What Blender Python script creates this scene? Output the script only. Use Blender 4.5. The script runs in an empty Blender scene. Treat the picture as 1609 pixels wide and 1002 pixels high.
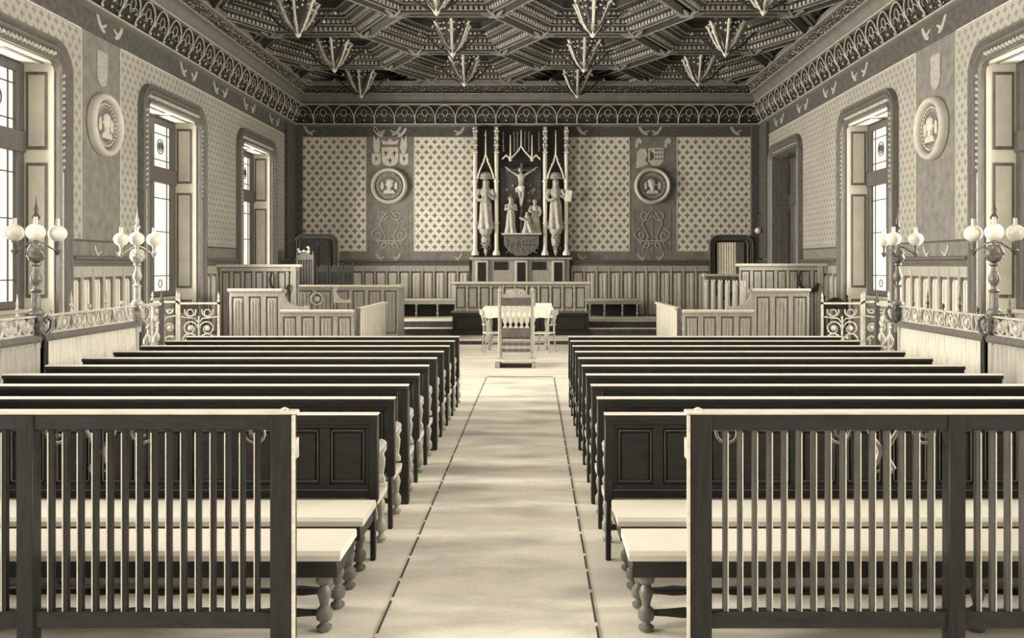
import bpy, math, random
from mathutils import Matrix, Vector
random.seed(7)
PI = math.pi
sc = bpy.context.scene
COL = sc.collection

# ------------------------------------------------------------------ materials
def tint(v):
    k = min(1.0, v / 0.6)
    return (v * 1.0, v * (0.965 - 0.015 * k), v * (0.88 - 0.06 * k), 1.0)

def new_mat(name):
    m = bpy.data.materials.new(name); m.use_nodes = True
    nt = m.node_tree
    return m, nt, nt.nodes['Principled BSDF']

def wood(name, v, rough=0.4, grain=0.35, scale=(18, 18, 1.6), bump=0.15):
    m, nt, b = new_mat(name)
    tc = nt.nodes.new('ShaderNodeTexCoord')
    mp = nt.nodes.new('ShaderNodeMapping'); mp.inputs['Scale'].default_value = scale
    n = nt.nodes.new('ShaderNodeTexNoise'); n.inputs['Scale'].default_value = 2.2
    n.inputs['Detail'].default_value = 5; n.inputs['Distortion'].default_value = 0.6
    r = nt.nodes.new('ShaderNodeValToRGB')
    r.color_ramp.elements[0].position = 0.3; r.color_ramp.elements[1].position = 0.72
    r.color_ramp.elements[0].color = tint(v * (1 - grain)); r.color_ramp.elements[1].color = tint(v * (1 + grain))
    nt.links.new(tc.outputs['Object'], mp.inputs[0]); nt.links.new(mp.outputs[0], n.inputs['Vector'])
    nt.links.new(n.outputs['Fac'], r.inputs[0]); nt.links.new(r.outputs[0], b.inputs['Base Color'])
    bp = nt.nodes.new('ShaderNodeBump'); bp.inputs['Strength'].default_value = bump; bp.inputs['Distance'].default_value = 0.004
    nt.links.new(n.outputs['Fac'], bp.inputs['Height']); nt.links.new(bp.outputs[0], b.inputs['Normal'])
    b.inputs['Roughness'].default_value = rough
    if v < 0.05: b.inputs['Specular IOR Level'].default_value = 0.3
    return m

def plain(name, v, rough=0.7, var=0.12, scale=3.0, bump=0.0, metal=0.0, detail=4):
    m, nt, b = new_mat(name)
    tc = nt.nodes.new('ShaderNodeTexCoord')
    n = nt.nodes.new('ShaderNodeTexNoise'); n.inputs['Scale'].default_value = scale; n.inputs['Detail'].default_value = detail
    r = nt.nodes.new('ShaderNodeValToRGB')
    r.color_ramp.elements[0].position = 0.3; r.color_ramp.elements[1].position = 0.7
    r.color_ramp.elements[0].color = tint(v * (1 - var)); r.color_ramp.elements[1].color = tint(min(0.95, v * (1 + var)))
    nt.links.new(tc.outputs['Object'], n.inputs['Vector']); nt.links.new(n.outputs['Fac'], r.inputs[0])
    nt.links.new(r.outputs[0], b.inputs['Base Color'])
    if bump:
        bp = nt.nodes.new('ShaderNodeBump'); bp.inputs['Strength'].default_value = bump; bp.inputs['Distance'].default_value = 0.02
        nt.links.new(n.outputs['Fac'], bp.inputs['Height']); nt.links.new(bp.outputs[0], b.inputs['Normal'])
    b.inputs['Roughness'].default_value = rough; b.inputs['Metallic'].default_value = metal
    return m

def diaper(name, axis, v_field, v_motif, v_line):
    """painted canvas powdered with small four-lobed flowers inside a diamond lattice"""
    m, nt, b = new_mat(name)
    N = nt.nodes; L = nt.links
    def math_(op, a, c=None, clamp=False):
        n = N.new('ShaderNodeMath'); n.operation = op; n.use_clamp = clamp
        for i, s in enumerate((a, c)):
            if s is None: continue
            if isinstance(s, (int, float)): n.inputs[i].default_value = s
            else: L.new(s, n.inputs[i])
        return n.outputs[0]
    tc = N.new('ShaderNodeTexCoord'); sp = N.new('ShaderNodeSeparateXYZ'); L.new(tc.outputs['Object'], sp.inputs[0])
    pu, pv = (0.255, 0.318) if axis == 0 else (0.20, 0.26)
    u = math_('DIVIDE', sp.outputs[axis], pu); v = math_('DIVIDE', sp.outputs[2], pv)
    a = math_('SUBTRACT', math_('FRACT', math_('ADD', math_('ADD', u, v), 100.5)), 0.5)
    c = math_('SUBTRACT', math_('FRACT', math_('ADD', math_('SUBTRACT', u, v), 100.5)), 0.5)
    dx = math_('ABSOLUTE', math_('MULTIPLY', math_('ADD', a, c), pu / 2))
    dz = math_('ABSOLUTE', math_('MULTIPLY', math_('SUBTRACT', a, c), pv / 2))
    star = math_('ADD', math_('POWER', dx, 0.62), math_('POWER', dz, 0.62))
    mot = math_('LESS_THAN', star, 0.248 if axis == 0 else 0.215)
    r2 = math_('SQRT', math_('ADD', math_('MULTIPLY', dx, dx), math_('MULTIPLY', dz, dz)))
    mot = math_('MAXIMUM', mot, math_('LESS_THAN', r2, 0.034 if axis == 0 else 0.028))
    ln = math_('GREATER_THAN', math_('MAXIMUM', math_('ABSOLUTE', a), math_('ABSOLUTE', c)), 0.465)
    nz = N.new('ShaderNodeTexNoise'); nz.inputs['Scale'].default_value = 1.3; nz.inputs['Detail'].default_value = 6
    L.new(tc.outputs['Object'], nz.inputs['Vector'])
    rp = N.new('ShaderNodeValToRGB'); rp.color_ramp.elements[0].color = tint(v_field * 0.9); rp.color_ramp.elements[1].color = tint(v_field * 1.1)
    rp.color_ramp.elements[0].position = 0.35; rp.color_ramp.elements[1].position = 0.65
    L.new(nz.outputs['Fac'], rp.inputs[0])
    def mix(fac, A, col):
        n = N.new('ShaderNodeMix'); n.data_type = 'RGBA'
        L.new(fac, n.inputs['Factor']); L.new(A, n.inputs[6]); n.inputs[7].default_value = col
        return n.outputs[2]
    o = mix(ln, rp.outputs[0], tint(v_line)); o = mix(mot, o, tint(v_motif))
    L.new(o, b.inputs['Base Color']); b.inputs['Roughness'].default_value = 0.85
    return m

def emit(name, v, strength, base=0.8):
    m, nt, b = new_mat(name)
    b.inputs['Base Color'].default_value = tint(base)
    b.inputs['Emission Color'].default_value = tint(v); b.inputs['Emission Strength'].default_value = strength
    b.inputs['Roughness'].default_value = 0.35
    return m

M = {}
M['oak_dark'] = wood('dark_stained_oak', 0.022, 0.45, 0.30, (3, 14, 14))
M['oak_dark_v'] = wood('dark_stained_oak_upright', 0.020, 0.45, 0.30, (14, 14, 2))
M['oak_baluster'] = wood('rubbed_oak_baluster', 0.075, 0.45, 0.3, (14, 14, 2))  # lighter oak tone for the right barrier's balusters
M['oak_rim'] = wood('worn_oak_edge', 0.6, 0.35, 0.15, (3, 14, 14))  # pale tone for highlights painted along rail, post and baluster edges
M['oak_mid'] = wood('oak_joinery', 0.33, 0.45, 0.22, (14, 14, 1.6))
M['oak_light'] = wood('pale_oak_joinery', 0.54, 0.5, 0.15, (14, 14, 1.6))
M['oak_brown'] = wood('brown_oak', 0.12, 0.4, 0.3, (12, 12, 2))
M['oak_trim'] = wood('oak_window_trim', 0.12, 0.45, 0.25, (10, 10, 2))
M['carving'] = plain('carved_trim', 0.42, 0.6, 0.3, 12)
M['shutter'] = plain('painted_shutter', 0.70, 0.55, 0.08, 2)
M['shutter_field'] = plain('painted_shutter_field', 0.50, 0.55, 0.12, 3)
M['sash'] = wood('dark_window_sash', 0.09, 0.5, 0.25)
M['came'] = plain('lead_came', 0.07, 0.5, 0.1, 10)
M['paint'] = plain('grey_wall_paint', 0.17, 0.9, 0.22, 5.5, detail=8)
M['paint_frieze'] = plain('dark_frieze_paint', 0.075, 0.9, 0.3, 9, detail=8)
M['stripe'] = plain('pale_painted_line', 0.5, 0.8, 0.1, 3)
M['painted_ribbon'] = plain('painted_ribbon', 0.36, 0.8, 0.3, 30)
M['painted'] = plain('painted_ornament', 0.48, 0.8, 0.25, 20)
M['painted_dim'] = plain('faded_painted_ornament', 0.32, 0.85, 0.2, 20)
M['painted_dark'] = plain('dark_painted_ornament', 0.07, 0.85, 0.2, 20)
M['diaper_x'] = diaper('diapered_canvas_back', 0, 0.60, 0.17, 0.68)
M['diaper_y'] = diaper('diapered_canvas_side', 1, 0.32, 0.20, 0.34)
M['ceil'] = wood('dark_coffered_wood', 0.026, 0.5, 0.45, (4, 4, 30), bump=0.4)
M['ceil2'] = wood('brown_coffer_moulding', 0.036, 0.5, 0.5, (4, 4, 40), bump=0.4)
M['gilt'] = plain('dull_gilding', 0.36, 0.5, 0.4, 25)
M['gilt_dim'] = plain('tarnished_gilding', 0.19, 0.55, 0.45, 25)
M['boss_gilt'] = plain('bright_gilding', 0.55, 0.5, 0.4, 25)
M['cove'] = plain('cove_plaster', 0.15, 0.7, 0.15, 3)
M['stone'] = plain('white_stone', 0.74, 0.6, 0.08, 8)
M['statue'] = plain('statue_stone', 0.40, 0.6, 0.25, 9)
M['plaster'] = plain('plaster_relief', 0.36, 0.7, 0.2, 9, bump=0.3)
M['plaster_rim'] = plain('plaster_rim', 0.48, 0.6, 0.1, 4)
M['relief_ground'] = plain('dark_relief_ground', 0.13, 0.8, 0.3, 14, bump=0.3)
M['iron'] = plain('pale_wrought_iron', 0.40, 0.45, 0.3, 14)
M['iron_dark'] = plain('dark_wrought_iron', 0.05, 0.45, 0.3, 14)
M['brass'] = plain('lamp_bronze', 0.13, 0.35, 0.5, 18)
M['cushion'] = plain('pale_upholstery', 0.57, 0.9, 0.04, 4)
M['globe'] = emit('opal_glass_globe', 0.8, 0.06, 0.66)
M['runner'] = None
M['step_white'] = plain('pale_step_tread', 0.72, 0.8, 0.12, 6)
M['step_dark'] = plain('dark_step_riser', 0.05, 0.8, 0.4, 12)
M['curtain'] = plain('white_curtain', 0.85, 0.9, 0.1, 6)
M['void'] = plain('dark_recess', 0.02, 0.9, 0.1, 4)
M['paper'] = plain('white_cloth', 0.85, 0.9, 0.05, 4)
M['leather'] = plain('dark_leather', 0.10, 0.5, 0.3, 12)

def floor_mat(name, v, stain_shade):
    m, nt, b = new_mat(name); N = nt.nodes; L = nt.links
    tc = N.new('ShaderNodeTexCoord')
    mp = N.new('ShaderNodeMapping'); mp.inputs['Scale'].default_value = (0.55, 1.5, 1)
    n = N.new('ShaderNodeTexNoise'); n.inputs['Scale'].default_value = 1.5; n.inputs['Detail'].default_value = 5
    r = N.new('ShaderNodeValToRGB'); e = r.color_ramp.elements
    e[0].position = 0.30; e[0].color = tint(v * (1 - stain_shade)); e[1].position = 0.56; e[1].color = tint(v)
    L.new(tc.outputs['Object'], mp.inputs[0]); L.new(mp.outputs[0], n.inputs['Vector']); L.new(n.outputs['Fac'], r.inputs[0])
    n2 = N.new('ShaderNodeTexNoise'); n2.inputs['Scale'].default_value = 40; n2.inputs['Detail'].default_value = 4
    L.new(tc.outputs['Object'], n2.inputs['Vector'])
    mx = N.new('ShaderNodeMix'); mx.data_type = 'RGBA'; mx.blend_type = 'MULTIPLY'; mx.inputs['Factor'].default_value = 0.25
    L.new(r.outputs[0], mx.inputs[6]); L.new(n2.outputs['Fac'], mx.inputs[7])
    L.new(mx.outputs[2], b.inputs['Base Color']); b.inputs['Roughness'].default_value = 0.6
    return m
M['floor'] = floor_mat('worn_pale_floor', 0.80, 0.25)
M['runner'] = floor_mat('worn_pale_runner', 0.84, 0.50)  # stretched dark blotches paint window shadow bands onto the runner

def glass_mat():
    """frosted leaded panes lit through by daylight"""
    m, nt, b = new_mat('daylit_leaded_glass'); N = nt.nodes; L = nt.links
    b.inputs['Base Color'].default_value = tint(0.6); b.inputs['Roughness'].default_value = 0.5
    tc = N.new('ShaderNodeTexCoord'); n = N.new('ShaderNodeTexNoise'); n.inputs['Scale'].default_value = 1.6
    L.new(tc.outputs['Object'], n.inputs['Vector'])
    r = N.new('ShaderNodeValToRGB'); r.color_ramp.elements[0].color = tint(0.80); r.color_ramp.elements[1].color = tint(0.98)
    L.new(n.outputs['Fac'], r.inputs[0]); L.new(r.outputs[0], b.inputs['Emission Color'])
    b.inputs['Emission Strength'].default_value = GLASS
    return m
GLASS = 0.72
DAY = 500
M['glass'] = glass_mat()
m, nt, b = new_mat('clear_lamp_glass'); b.inputs['Base Color'].default_value = tint(0.85); b.inputs['Roughness'].default_value = 0.15
b.inputs['Transmission Weight'].default_value = 0.6
M['chimney'] = m

# ------------------------------------------------------------------ mesh builder
class MB:
    def __init__(s): s.v = []; s.f = []; s.M = None
    def add(s, vs, fs):
        k = len(s.v)
        if s.M is not None: vs = [tuple(s.M @ Vector(p)) for p in vs]
        s.v += [tuple(p) for p in vs]; s.f += [tuple(i + k for i in f) for f in fs]
    def box(s, x0, x1, y0, y1, z0, z1):
        s.add([(x0,y0,z0),(x1,y0,z0),(x1,y1,z0),(x0,y1,z0),(x0,y0,z1),(x1,y0,z1),(x1,y1,z1),(x0,y1,z1)],
              [(0,3,2,1),(4,5,6,7),(0,1,5,4),(1,2,6,5),(2,3,7,6),(3,0,4,7)])
    def ext(s, poly, ax, a, b):
        n = len(poly)
        P = {'x': lambda u, v, t: (t, u, v), 'y': lambda u, v, t: (u, t, v), 'z': lambda u, v, t: (u, v, t)}[ax]
        vs = [P(u, v, a) for u, v in poly] + [P(u, v, b) for u, v in poly]
        s.add(vs, [tuple(range(n)), tuple(range(2*n-1, n-1, -1))] + [(i, i+n, (i+1) % n + n, (i+1) % n) for i in range(n)])
    def tube(s, pts, r, n=6):
        pts = [Vector(p) for p in pts]; k = len(pts)
        rs = r if isinstance(r, (list, tuple)) else [r] * k
        t0 = (pts[1] - pts[0]).normalized()
        nrm = t0.orthogonal().normalized(); vs = []
        for i, p in enumerate(pts):
            t = (pts[min(i+1, k-1)] - pts[max(i-1, 0)])
            t = t.normalized() if t.length > 1e-9 else t0
            nrm = (nrm - t * nrm.dot(t)); nrm = nrm.normalized() if nrm.length > 1e-6 else t.orthogonal().normalized()
            bn = t.cross(nrm)
            for j in range(n):
                a = 2*PI*j/n
                vs.append(p + (nrm*math.cos(a) + bn*math.sin(a)) * rs[i])
        fs = [(i*n+j, i*n+(j+1) % n, (i+1)*n+(j+1) % n, (i+1)*n+j) for i in range(k-1) for j in range(n)]
        fs += [tuple(range(n-1, -1, -1)), tuple(range((k-1)*n, k*n))]
        s.add([tuple(v) for v in vs], fs)
    def lathe(s, prof, c=(0, 0, 0), n=12, ax='z', sx=1, sy=1):
        vs = []
        for r, z in prof:
            for j in range(n):
                a = 2*PI*j/n; u, w = r*math.cos(a)*sx, r*math.sin(a)*sy
                p = {'z': (u, w, z), 'y': (u, z, w), 'x': (z, u, w)}[ax]
                vs.append((c[0]+p[0], c[1]+p[1], c[2]+p[2]))
        k = len(prof)
        fs = [(i*n+j, i*n+(j+1) % n, (i+1)*n+(j+1) % n, (i+1)*n+j) for i in range(k-1) for j in range(n)]
        fs += [tuple(range(n-1, -1, -1)), tuple(range((k-1)*n, k*n))]
        s.add(vs, fs)
    def ball(s, c, r, n=12, m=8, sx=1, sy=1, sz=1):
        s.lathe([(max(1e-4, r*math.sin(PI*i/m)), -r*math.cos(PI*i/m)*sz) for i in range(m+1)], c, n, 'z', sx, sy)
    def blob(s, c, r):
        q = [(1,0,0),(-1,0,0),(0,1,0),(0,-1,0),(0,0,1),(0,0,-1)]
        s.add([tuple(c[i] + d[i]*r*random.uniform(0.6, 1.3) for i in range(3)) for d in q],
              [(0,2,4),(2,1,4),(1,3,4),(3,0,4),(2,0,5),(1,2,5),(3,1,5),(0,3,5)])
    def sweep(s, path, prof, mp, closed=False):
        """prof = [(offset, height)] swept along a 2D path; offset to the left of travel"""
        k = len(path); vs = []
        for i, (u, v) in enumerate(path):
            a = path[(i-1) % k] if (closed or i > 0) else path[i]; b = path[(i+1) % k] if (closed or i < k-1) else path[i]
            d1 = Vector((u-a[0], v-a[1])); d2 = Vector((b[0]-u, b[1]-v))
            if d1.length < 1e-9: d1 = d2
            if d2.length < 1e-9: d2 = d1
            d1.normalize(); d2.normalize(); t = (d1+d2).normalized()
            nn = Vector((-t.y, t.x)); sc_ = 1.0 / max(0.35, nn.dot(Vector((-d1.y, d1.x))))
            for o, h in prof: vs.append(mp(u + nn.x*o*sc_, v + nn.y*o*sc_, h))
        p = len(prof); rng = k if closed else k-1
        fs = [(i*p+j, i*p+(j+1) % p, ((i+1) % k)*p+(j+1) % p, ((i+1) % k)*p+j) for i in range(rng) for j in range(p)]
        if not closed: fs += [tuple(range(p)), tuple(range((k-1)*p+p-1, (k-1)*p-1, -1))]
        s.add(vs, fs)
    def build(s, name, mat, parent=None, bevel=0, smooth=35, loc=None):
        me = bpy.data.meshes.new(name); me.from_pydata(s.v, [], s.f)
        me.materials.append(M[mat] if isinstance(mat, str) else mat)
        if smooth:
            me.polygons.foreach_set('use_smooth', [True]*len(me.polygons)); me.set_sharp_from_angle(angle=math.radians(smooth))
        import bmesh
        bm = bmesh.new(); bm.from_mesh(me); bmesh.ops.recalc_face_normals(bm, faces=bm.faces); bm.to_mesh(me); bm.free()
        o = bpy.data.objects.new(name, me); COL.objects.link(o)
        if parent is not None: o.parent = parent
        if loc: o.location = loc
        if bevel:
            md = o.modifiers.new('bevel', 'BEVEL'); md.width = bevel; md.segments = 1; md.limit_method = 'ANGLE'
        if getattr(s, 'bk', None): s.bk.build('backing', s.bkmat, o, smooth=0)
        return o

def tag(o, label, cat, group=None):
    o['label'] = label; o['category'] = cat
    if group: o['group'] = group
    return o
def thing(name, label, cat, loc=(0, 0, 0), rz=0, group=None):
    o = bpy.data.objects.new(name, None); COL.objects.link(o); o.location = loc; o.rotation_euler = (0, 0, rz); o.empty_display_size = 0.1
    return tag(o, label, cat, group)
def struct(o):
    o['kind'] = 'structure'; return o
def kids(o): return [c for c in ALLKIDS.get(o.name, [])]
def dup(root, loc=None, rz=None, label=None, group=None):
    def cp(o, par):
        c = o.copy(); COL.objects.link(c)
        if par is not None: c.parent = par
        for ch in list(o.children): cp(ch, c)
        return c
    r = cp(root, None)
    if loc: r.location = loc
    if rz is not None: r.rotation_euler = (0, 0, rz)
    if label: r['label'] = label
    if group: r['group'] = group
    return r

def arc(cx, cy, r, a0, a1, n=10): return [(cx + r*math.cos(a0+(a1-a0)*i/n), cy + r*math.sin(a0+(a1-a0)*i/n)) for i in range(n+1)]
def spiral(cx, cy, r0, r1, a0, turns, n=22):
    return [(cx + (r0+(r1-r0)*i/n)*math.cos(a0+2*PI*turns*i/n), cy + (r0+(r1-r0)*i/n)*math.sin(a0+2*PI*turns*i/n)) for i in range(n+1)]

# ------------------------------------------------------------------ constants
W = 7.09          # half width of the room
D = 27.0          # back wall
WT = 0.62         # wall thickness
YF = -3.0         # the room is left open behind the camera
WTOP = 8.1
CAMX = 0.22
def at(px, py, y):
    s = y/1400.0
    return ((px-840)*s + CAMX, 2 + (416-py)*s)

# ------------------------------------------------------------------ room shell
f = MB(); f.box(-W-WT, W+WT, YF, D+WT, -0.2, 0)
struct(f.build('floor', 'floor', smooth=0))

LWIN = [(-0.5, 2.65), (5.2, 8.35), (10.75, 13.9), (16.4, 19.6), (21.8, 24.96)]
RWIN = [(-0.5, 2.65), (5.2, 8.35), (10.75, 13.9), (16.8, 19.95), (22.8, 25.85)]
OT = 5.08; FR = 0.33
def side_map(sgn):
    return lambda u, v, h: (sgn*(W-h), u, v)
def side_wall(name, sgn, wins):
    w = MB(); y = YF
    def slab(y0, y1, z0, z1):
        a, b = sorted((sgn*W, sgn*(W+WT))); w.box(a, b, y0, y1, z0, z1)
    for (a, b) in wins:
        slab(y, a+FR, 0, WTOP); slab(a+FR, b-FR, OT, WTOP); slab(a+FR, b-FR, -0.1, 0.05); y = b-FR
    slab(y, D+WT, 0, WTOP)
    return struct(w.build(name, 'paint', smooth=0))
wall_left = side_wall('wall_left', -1, LWIN)
wall_right = side_wall('wall_right', 1, RWIN)
w = MB(); w.box(-W-WT, W+WT, D, D+WT, 0, WTOP)
wall_back = struct(w.build('wall_back', 'paint', smooth=0))
w = MB(); w.box(-W-WT, W+WT, YF-0.3, YF, 0, WTOP); struct(w.build('wall_front', 'paint', smooth=0))

# ---- painted fields, frieze and lines on the walls
def side_panel_boxes(mb, sgn, y0, y1, z0, z1, wins, h=0.006):
    """a thin canvas field on the wall, cut round the window surrounds"""
    def slab(a, b, c, d):
        if b-a < 0.01: return
        p, q = sorted((sgn*W, sgn*(W-h))); mb.box(p, q, a, b, c, d)
    y = y0
    for (a, b) in wins:
        if b < y0 or a > y1: continue
        a2, b2 = max(a+0.1, y0), min(b-0.1, y1)
        slab(y, a2, z0, z1); slab(a2, b2, OT+0.1, z1); y = b2
    slab(y, y1, z0, z1)
FT = 5.80; FB = 2.42
for sgn, par, wins, fields in ((-1, wall_left, LWIN, [(9.6, 14.35), (15.72, 25.9), (4, 8.9)]), (1, wall_right, RWIN, [(9.6, 14.5), (16.05, 26.75), (4, 8.9)])):
    mb = MB(); ln = MB()
    for (a, b) in fields:
        side_panel_boxes(mb, sgn, a, b, FB, FT, wins)
        for (c, d, e, g) in ((a-0.02, a, FB, FT), (b, b+0.02, FB, FT), (a, b, FT, FT+0.02)):
            p, q = sorted((sgn*W, sgn*(W-0.012))); ln.box(p, q, c, d, e, g)
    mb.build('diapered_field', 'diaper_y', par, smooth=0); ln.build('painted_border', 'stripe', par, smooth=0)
    fz = MB(); p, q = sorted((sgn*W, sgn*(W-0.004))); fz.box(p, q, 4, D, FT+0.02, 6.3)
    fz.build('frieze_ground', 'paint_frieze', par, smooth=0)
    # low panel below the fields
    lp = MB(); p, q = sorted((sgn*W, sgn*(W-0.02)))
    for (a, b) in [(8.5, 10.6), (14.05, wins[3][0]-0.15), (wins[3][1]+0.1, wins[4][0]-0.1)]:
        lp.box(p, q, a, b, 2.38, 2.41)
    lp.build('dark_painted_line', 'painted_dark', par, smooth=0)
mb = MB(); ln = MB()
BF = [(462, 574), (652, 988), (1065, 1178)]
for (a, b) in BF:
    x0, x1 = at(a, 0, D)[0], at(b, 0, D)[0]
    x0 = max(x0, -W); z0, z1 = 2.44, 5.84
    mb.box(x0, x1, D-0.006, D, z0, z1)
    ln.box(x0-0.03, x0, D-0.012, D, z0-0.03, z1+0.03); ln.box(x1, x1+0.03, D-0.012, D, z0-0.03, z1+0.03)
    ln.box(x0, x1, D-0.012, D, z0-0.03, z0); ln.box(x0, x1, D-0.012, D, z1, z1+0.03)
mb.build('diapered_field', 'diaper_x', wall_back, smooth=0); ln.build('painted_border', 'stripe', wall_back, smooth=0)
fz = MB(); fz.box(-W, W, D-0.004, D, 5.88, 6.3); fz.build('frieze_ground', 'paint_frieze', wall_back, smooth=0)

# painted ribbons, arabesques and crests (flat paint, a few millimetres thick)
def ribbon(mb, mp, u, v, s, flip=1):
    pts = [(0, 0.16), (0.05, 0.07), (0.13, -0.02), (0.22, -0.07), (0.17, -0.10), (0.08, -0.07), (0.0, 0.02), (-0.05, 0.12)]
    pts = [(u + flip*a*s, v + b*s) for a, b in pts]
    n = len(pts)
    vs = [mp(a, b, 0.004) for a, b in pts] + [mp(a, b, 0.012) for a, b in pts]
    mb.add(vs, [tuple(range(n)), tuple(range(2*n-1, n-1, -1))] + [(i, i+n, (i+1) % n+n, (i+1) % n) for i in range(n)])
    q = [(u+flip*0.05*s, v-0.03*s), (u+flip*0.24*s, v+0.05*s), (u+flip*0.26*s, v+0.03*s), (u+flip*0.1*s, v-0.08*s)]
    mb.add([mp(a, b, 0.004) for a, b in q]+[mp(a, b, 0.013) for a, b in q], [(0,1,2,3),(7,6,5,4),(0,4,5,1),(1,5,6,2),(2,6,7,3),(3,7,4,0)])
back_map = lambda u, v, h: (u, D-h, v)
rb = MB()
for (px, fl) in ((590, 1), (628, -1), (728, -1), (909, 1), (1006, 1), (1038, -1), (1150, 1), (480, 1)):
    ribbon(rb, back_map, at(px, 0, D)[0], 6.03, 1.15, fl)
for (px, fl) in ((592, 1), (628, -1), (725, -1), (909, 1), (1003, 1), (1042, -1)):
    ribbon(rb, back_map, at(px, 0, D)[0], 2.22, 0.9, fl)
rb.build('painted_ribbon', 'painted_ribbon', wall_back, smooth=0)
for sgn, par in ((-1, wall_left), (1, wall_right)):
    rb = MB(); mp = side_map(sgn)
    for y in (14.9, 18.4, 20.3, 22.4, 24.6):
        ribbon(rb, mp, y, 6.04, 1.2, 1); ribbon(rb, mp, y+0.85, 6.04, 1.2, -1)
    ribbon(rb, mp, 14.8, 2.2, 0.9, 1); ribbon(rb, mp, 15.7, 2.2, 0.9, -1)
    rb.build('painted_ribbon', 'painted_ribbon', par, smooth=0)

def curl(mb, mp, pts, r=0.02):
    mb.tube([mp(u, v, 0.008) for u, v in pts], r, 4)
def arabesque(par, mp, cu, top, mat):
    mb = MB()
    for s in (1, -1):
        curl(mb, mp, [(cu+s*(a-cu), b) for a, b in spiral(cu+0.22, top-0.25, 0.17, 0.03, PI, 1.4)])
        curl(mb, mp, [(cu+s*(a-cu), b) for a, b in spiral(cu+0.36, top-0.85, 0.2, 0.03, PI/2, -1.3)])
        curl(mb, mp, [(cu+s*(a-cu), b) for a, b in spiral(cu+0.2, top-1.15, 0.16, 0.03, 0, 1.3)])
        curl(mb, mp, [(cu+s*0.05, top-0.1), (cu+s*0.3, top-0.5), (cu+s*0.12, top-0.9), (cu+s*0.3, top-1.3)])
        curl(mb, mp, [(cu+s*0.55, top), (cu+s*0.55, top-1.4)], 0.007)
    curl(mb, mp, [(cu-0.42, top-1.02), (cu+0.42, top-1.02)], 0.022); curl(mb, mp, [(cu-0.25, top-1.1), (cu+0.25, top-1.1)], 0.018)
    curl(mb, mp, [(cu, top), (cu, top-1.4)], 0.012)
    mb.build('painted_arabesque', mat, par)
cuL, cuR = at(612, 0, D)[0], at(1025, 0, D)[0]
arabesque(wall_back, back_map, cuL, 3.75, 'painted_dim'); arabesque(wall_back, back_map, cuR, 3.75, 'painted_dim')

def shape(mb, mp, pts, h0=0.004, h1=0.014):
    n = len(pts)
    mb.add([mp(a, b, h0) for a, b in pts] + [mp(a, b, h1) for a, b in pts],
           [tuple(range(n)), tuple(range(2*n-1, n-1, -1))] + [(i, i+n, (i+1) % n+n, (i+1) % n) for i in range(n)])
def shield(u, v, w, h):
    return [(u-w/2, v+h/2), (u+w/2, v+h/2), (u+w/2, v-h*0.15)] + [(u+w/2*math.cos(a), v-h*0.15-h*0.35*math.sin(a)) for a in (0.5, 1.0, 1.57, 2.14, 2.64)] + [(u-w/2, v-h*0.15)]
def fleur(mb, mp, u, v, s):
    shape(mb, mp, [(u, v+s), (u+s*.28, v+s*.35), (u+s*.12, v-.1*s), (u+s*.2, v-s*.7), (u-s*.2, v-s*.7), (u-s*.12, v-.1*s), (u-s*.28, v+s*.35)], 0.014, 0.02)
    for k in (1, -1): shape(mb, mp, [(u+k*s*.15, v), (u+k*s*.5, v+s*.45), (u+k*s*.75, v+s*.1), (u+k*s*.45, v+s*.12), (u+k*s*.2, v-.25*s)], 0.014, 0.02)
# left crest: crowned shield of lilies between winged supporters
pl, dk = MB(), MB()
u, v = cuL+0.02, 5.27
shape(pl, back_map, shield(u, v, 0.50, 0.58))
for a, b in ((-0.13, 0.1), (0.13, 0.1), (0, -0.12)): fleur(dk, back_map, u+a, v+b, 0.1)
for k in (1, -1):
    shape(pl, back_map, shield(u+k*0.42, v-0.08, 0.27, 0.36)); fleur(dk, back_map, u+k*0.42, v-0.06, 0.08)
    shape(pl, back_map, [(u+k*0.30, v+0.28), (u+k*0.34, v+0.62), (u+k*0.42, v+0.50), (u+k*0.50, v+0.66), (u+k*0.52, v+0.3), (u+k*0.47, v+0.12), (u+k*0.36, v+0.1)])
    ribbon(pl, back_map, u+k*0.45, 5.98, 1.1, -k)
shape(pl, back_map, [(u-0.22, v+0.38), (u-0.26, v+0.52), (u-0.1, v+0.46), (u, v+0.56), (u+0.1, v+0.46), (u+0.26, v+0.52), (u+0.22, v+0.38)])
pl.build('painted_crest', 'painted', wall_back, smooth=0); dk.build('painted_lilies', 'painted_dark', wall_back, smooth=0)
# right crest: parted shield, half ermine, with a supporter at its left
pl, dk = MB(), MB(); u, v = cuR, 5.27
shape(pl, back_map, [(u-0.12, v+0.27), (u+0.34, v+0.27), (u+0.34, v-0.12), (u+0.22, v-0.26), (u-0.02, v-0.26), (u-0.12, v-0.14)])
for r in range(3):
    for c in range(3): fleur(dk, back_map, u+0.1+c*0.09, v+0.19-r*0.13, 0.05)
shape(dk, back_map, [(u-0.08, v+0.2), (u+0.04, v+0.08), (u+0.04, v-0.05), (u-0.07, v-0.12)], 0.014, 0.02)
shape(pl, back_map, [(u-0.50, v-0.36), (u-0.46, v+0.15), (u-0.36, v+0.26), (u-0.2, v+0.24), (u-0.14, v+0.05), (u-0.22, v-0.1), (u-0.12, v-0.22), (u-0.34, v-0.3)])
for a, b in ((-0.42, 0.40), (0.46, 0.40)):
    shape(pl, back_map, [(u+a-0.1, v+b-0.1), (u+a-0.08, v+b+0.1), (u+a+0.03, v+b+0.2), (u+a+0.12, v+b+0.08), (u+a+0.06, v+b-0.02), (u+a, v+b+0.04), (u+a-0.02, v+b-0.14)])
pl.build('painted_crest', 'painted', wall_back, smooth=0); dk.build('painted_ermine', 'painted_dark', wall_back, smooth=0)
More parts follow.
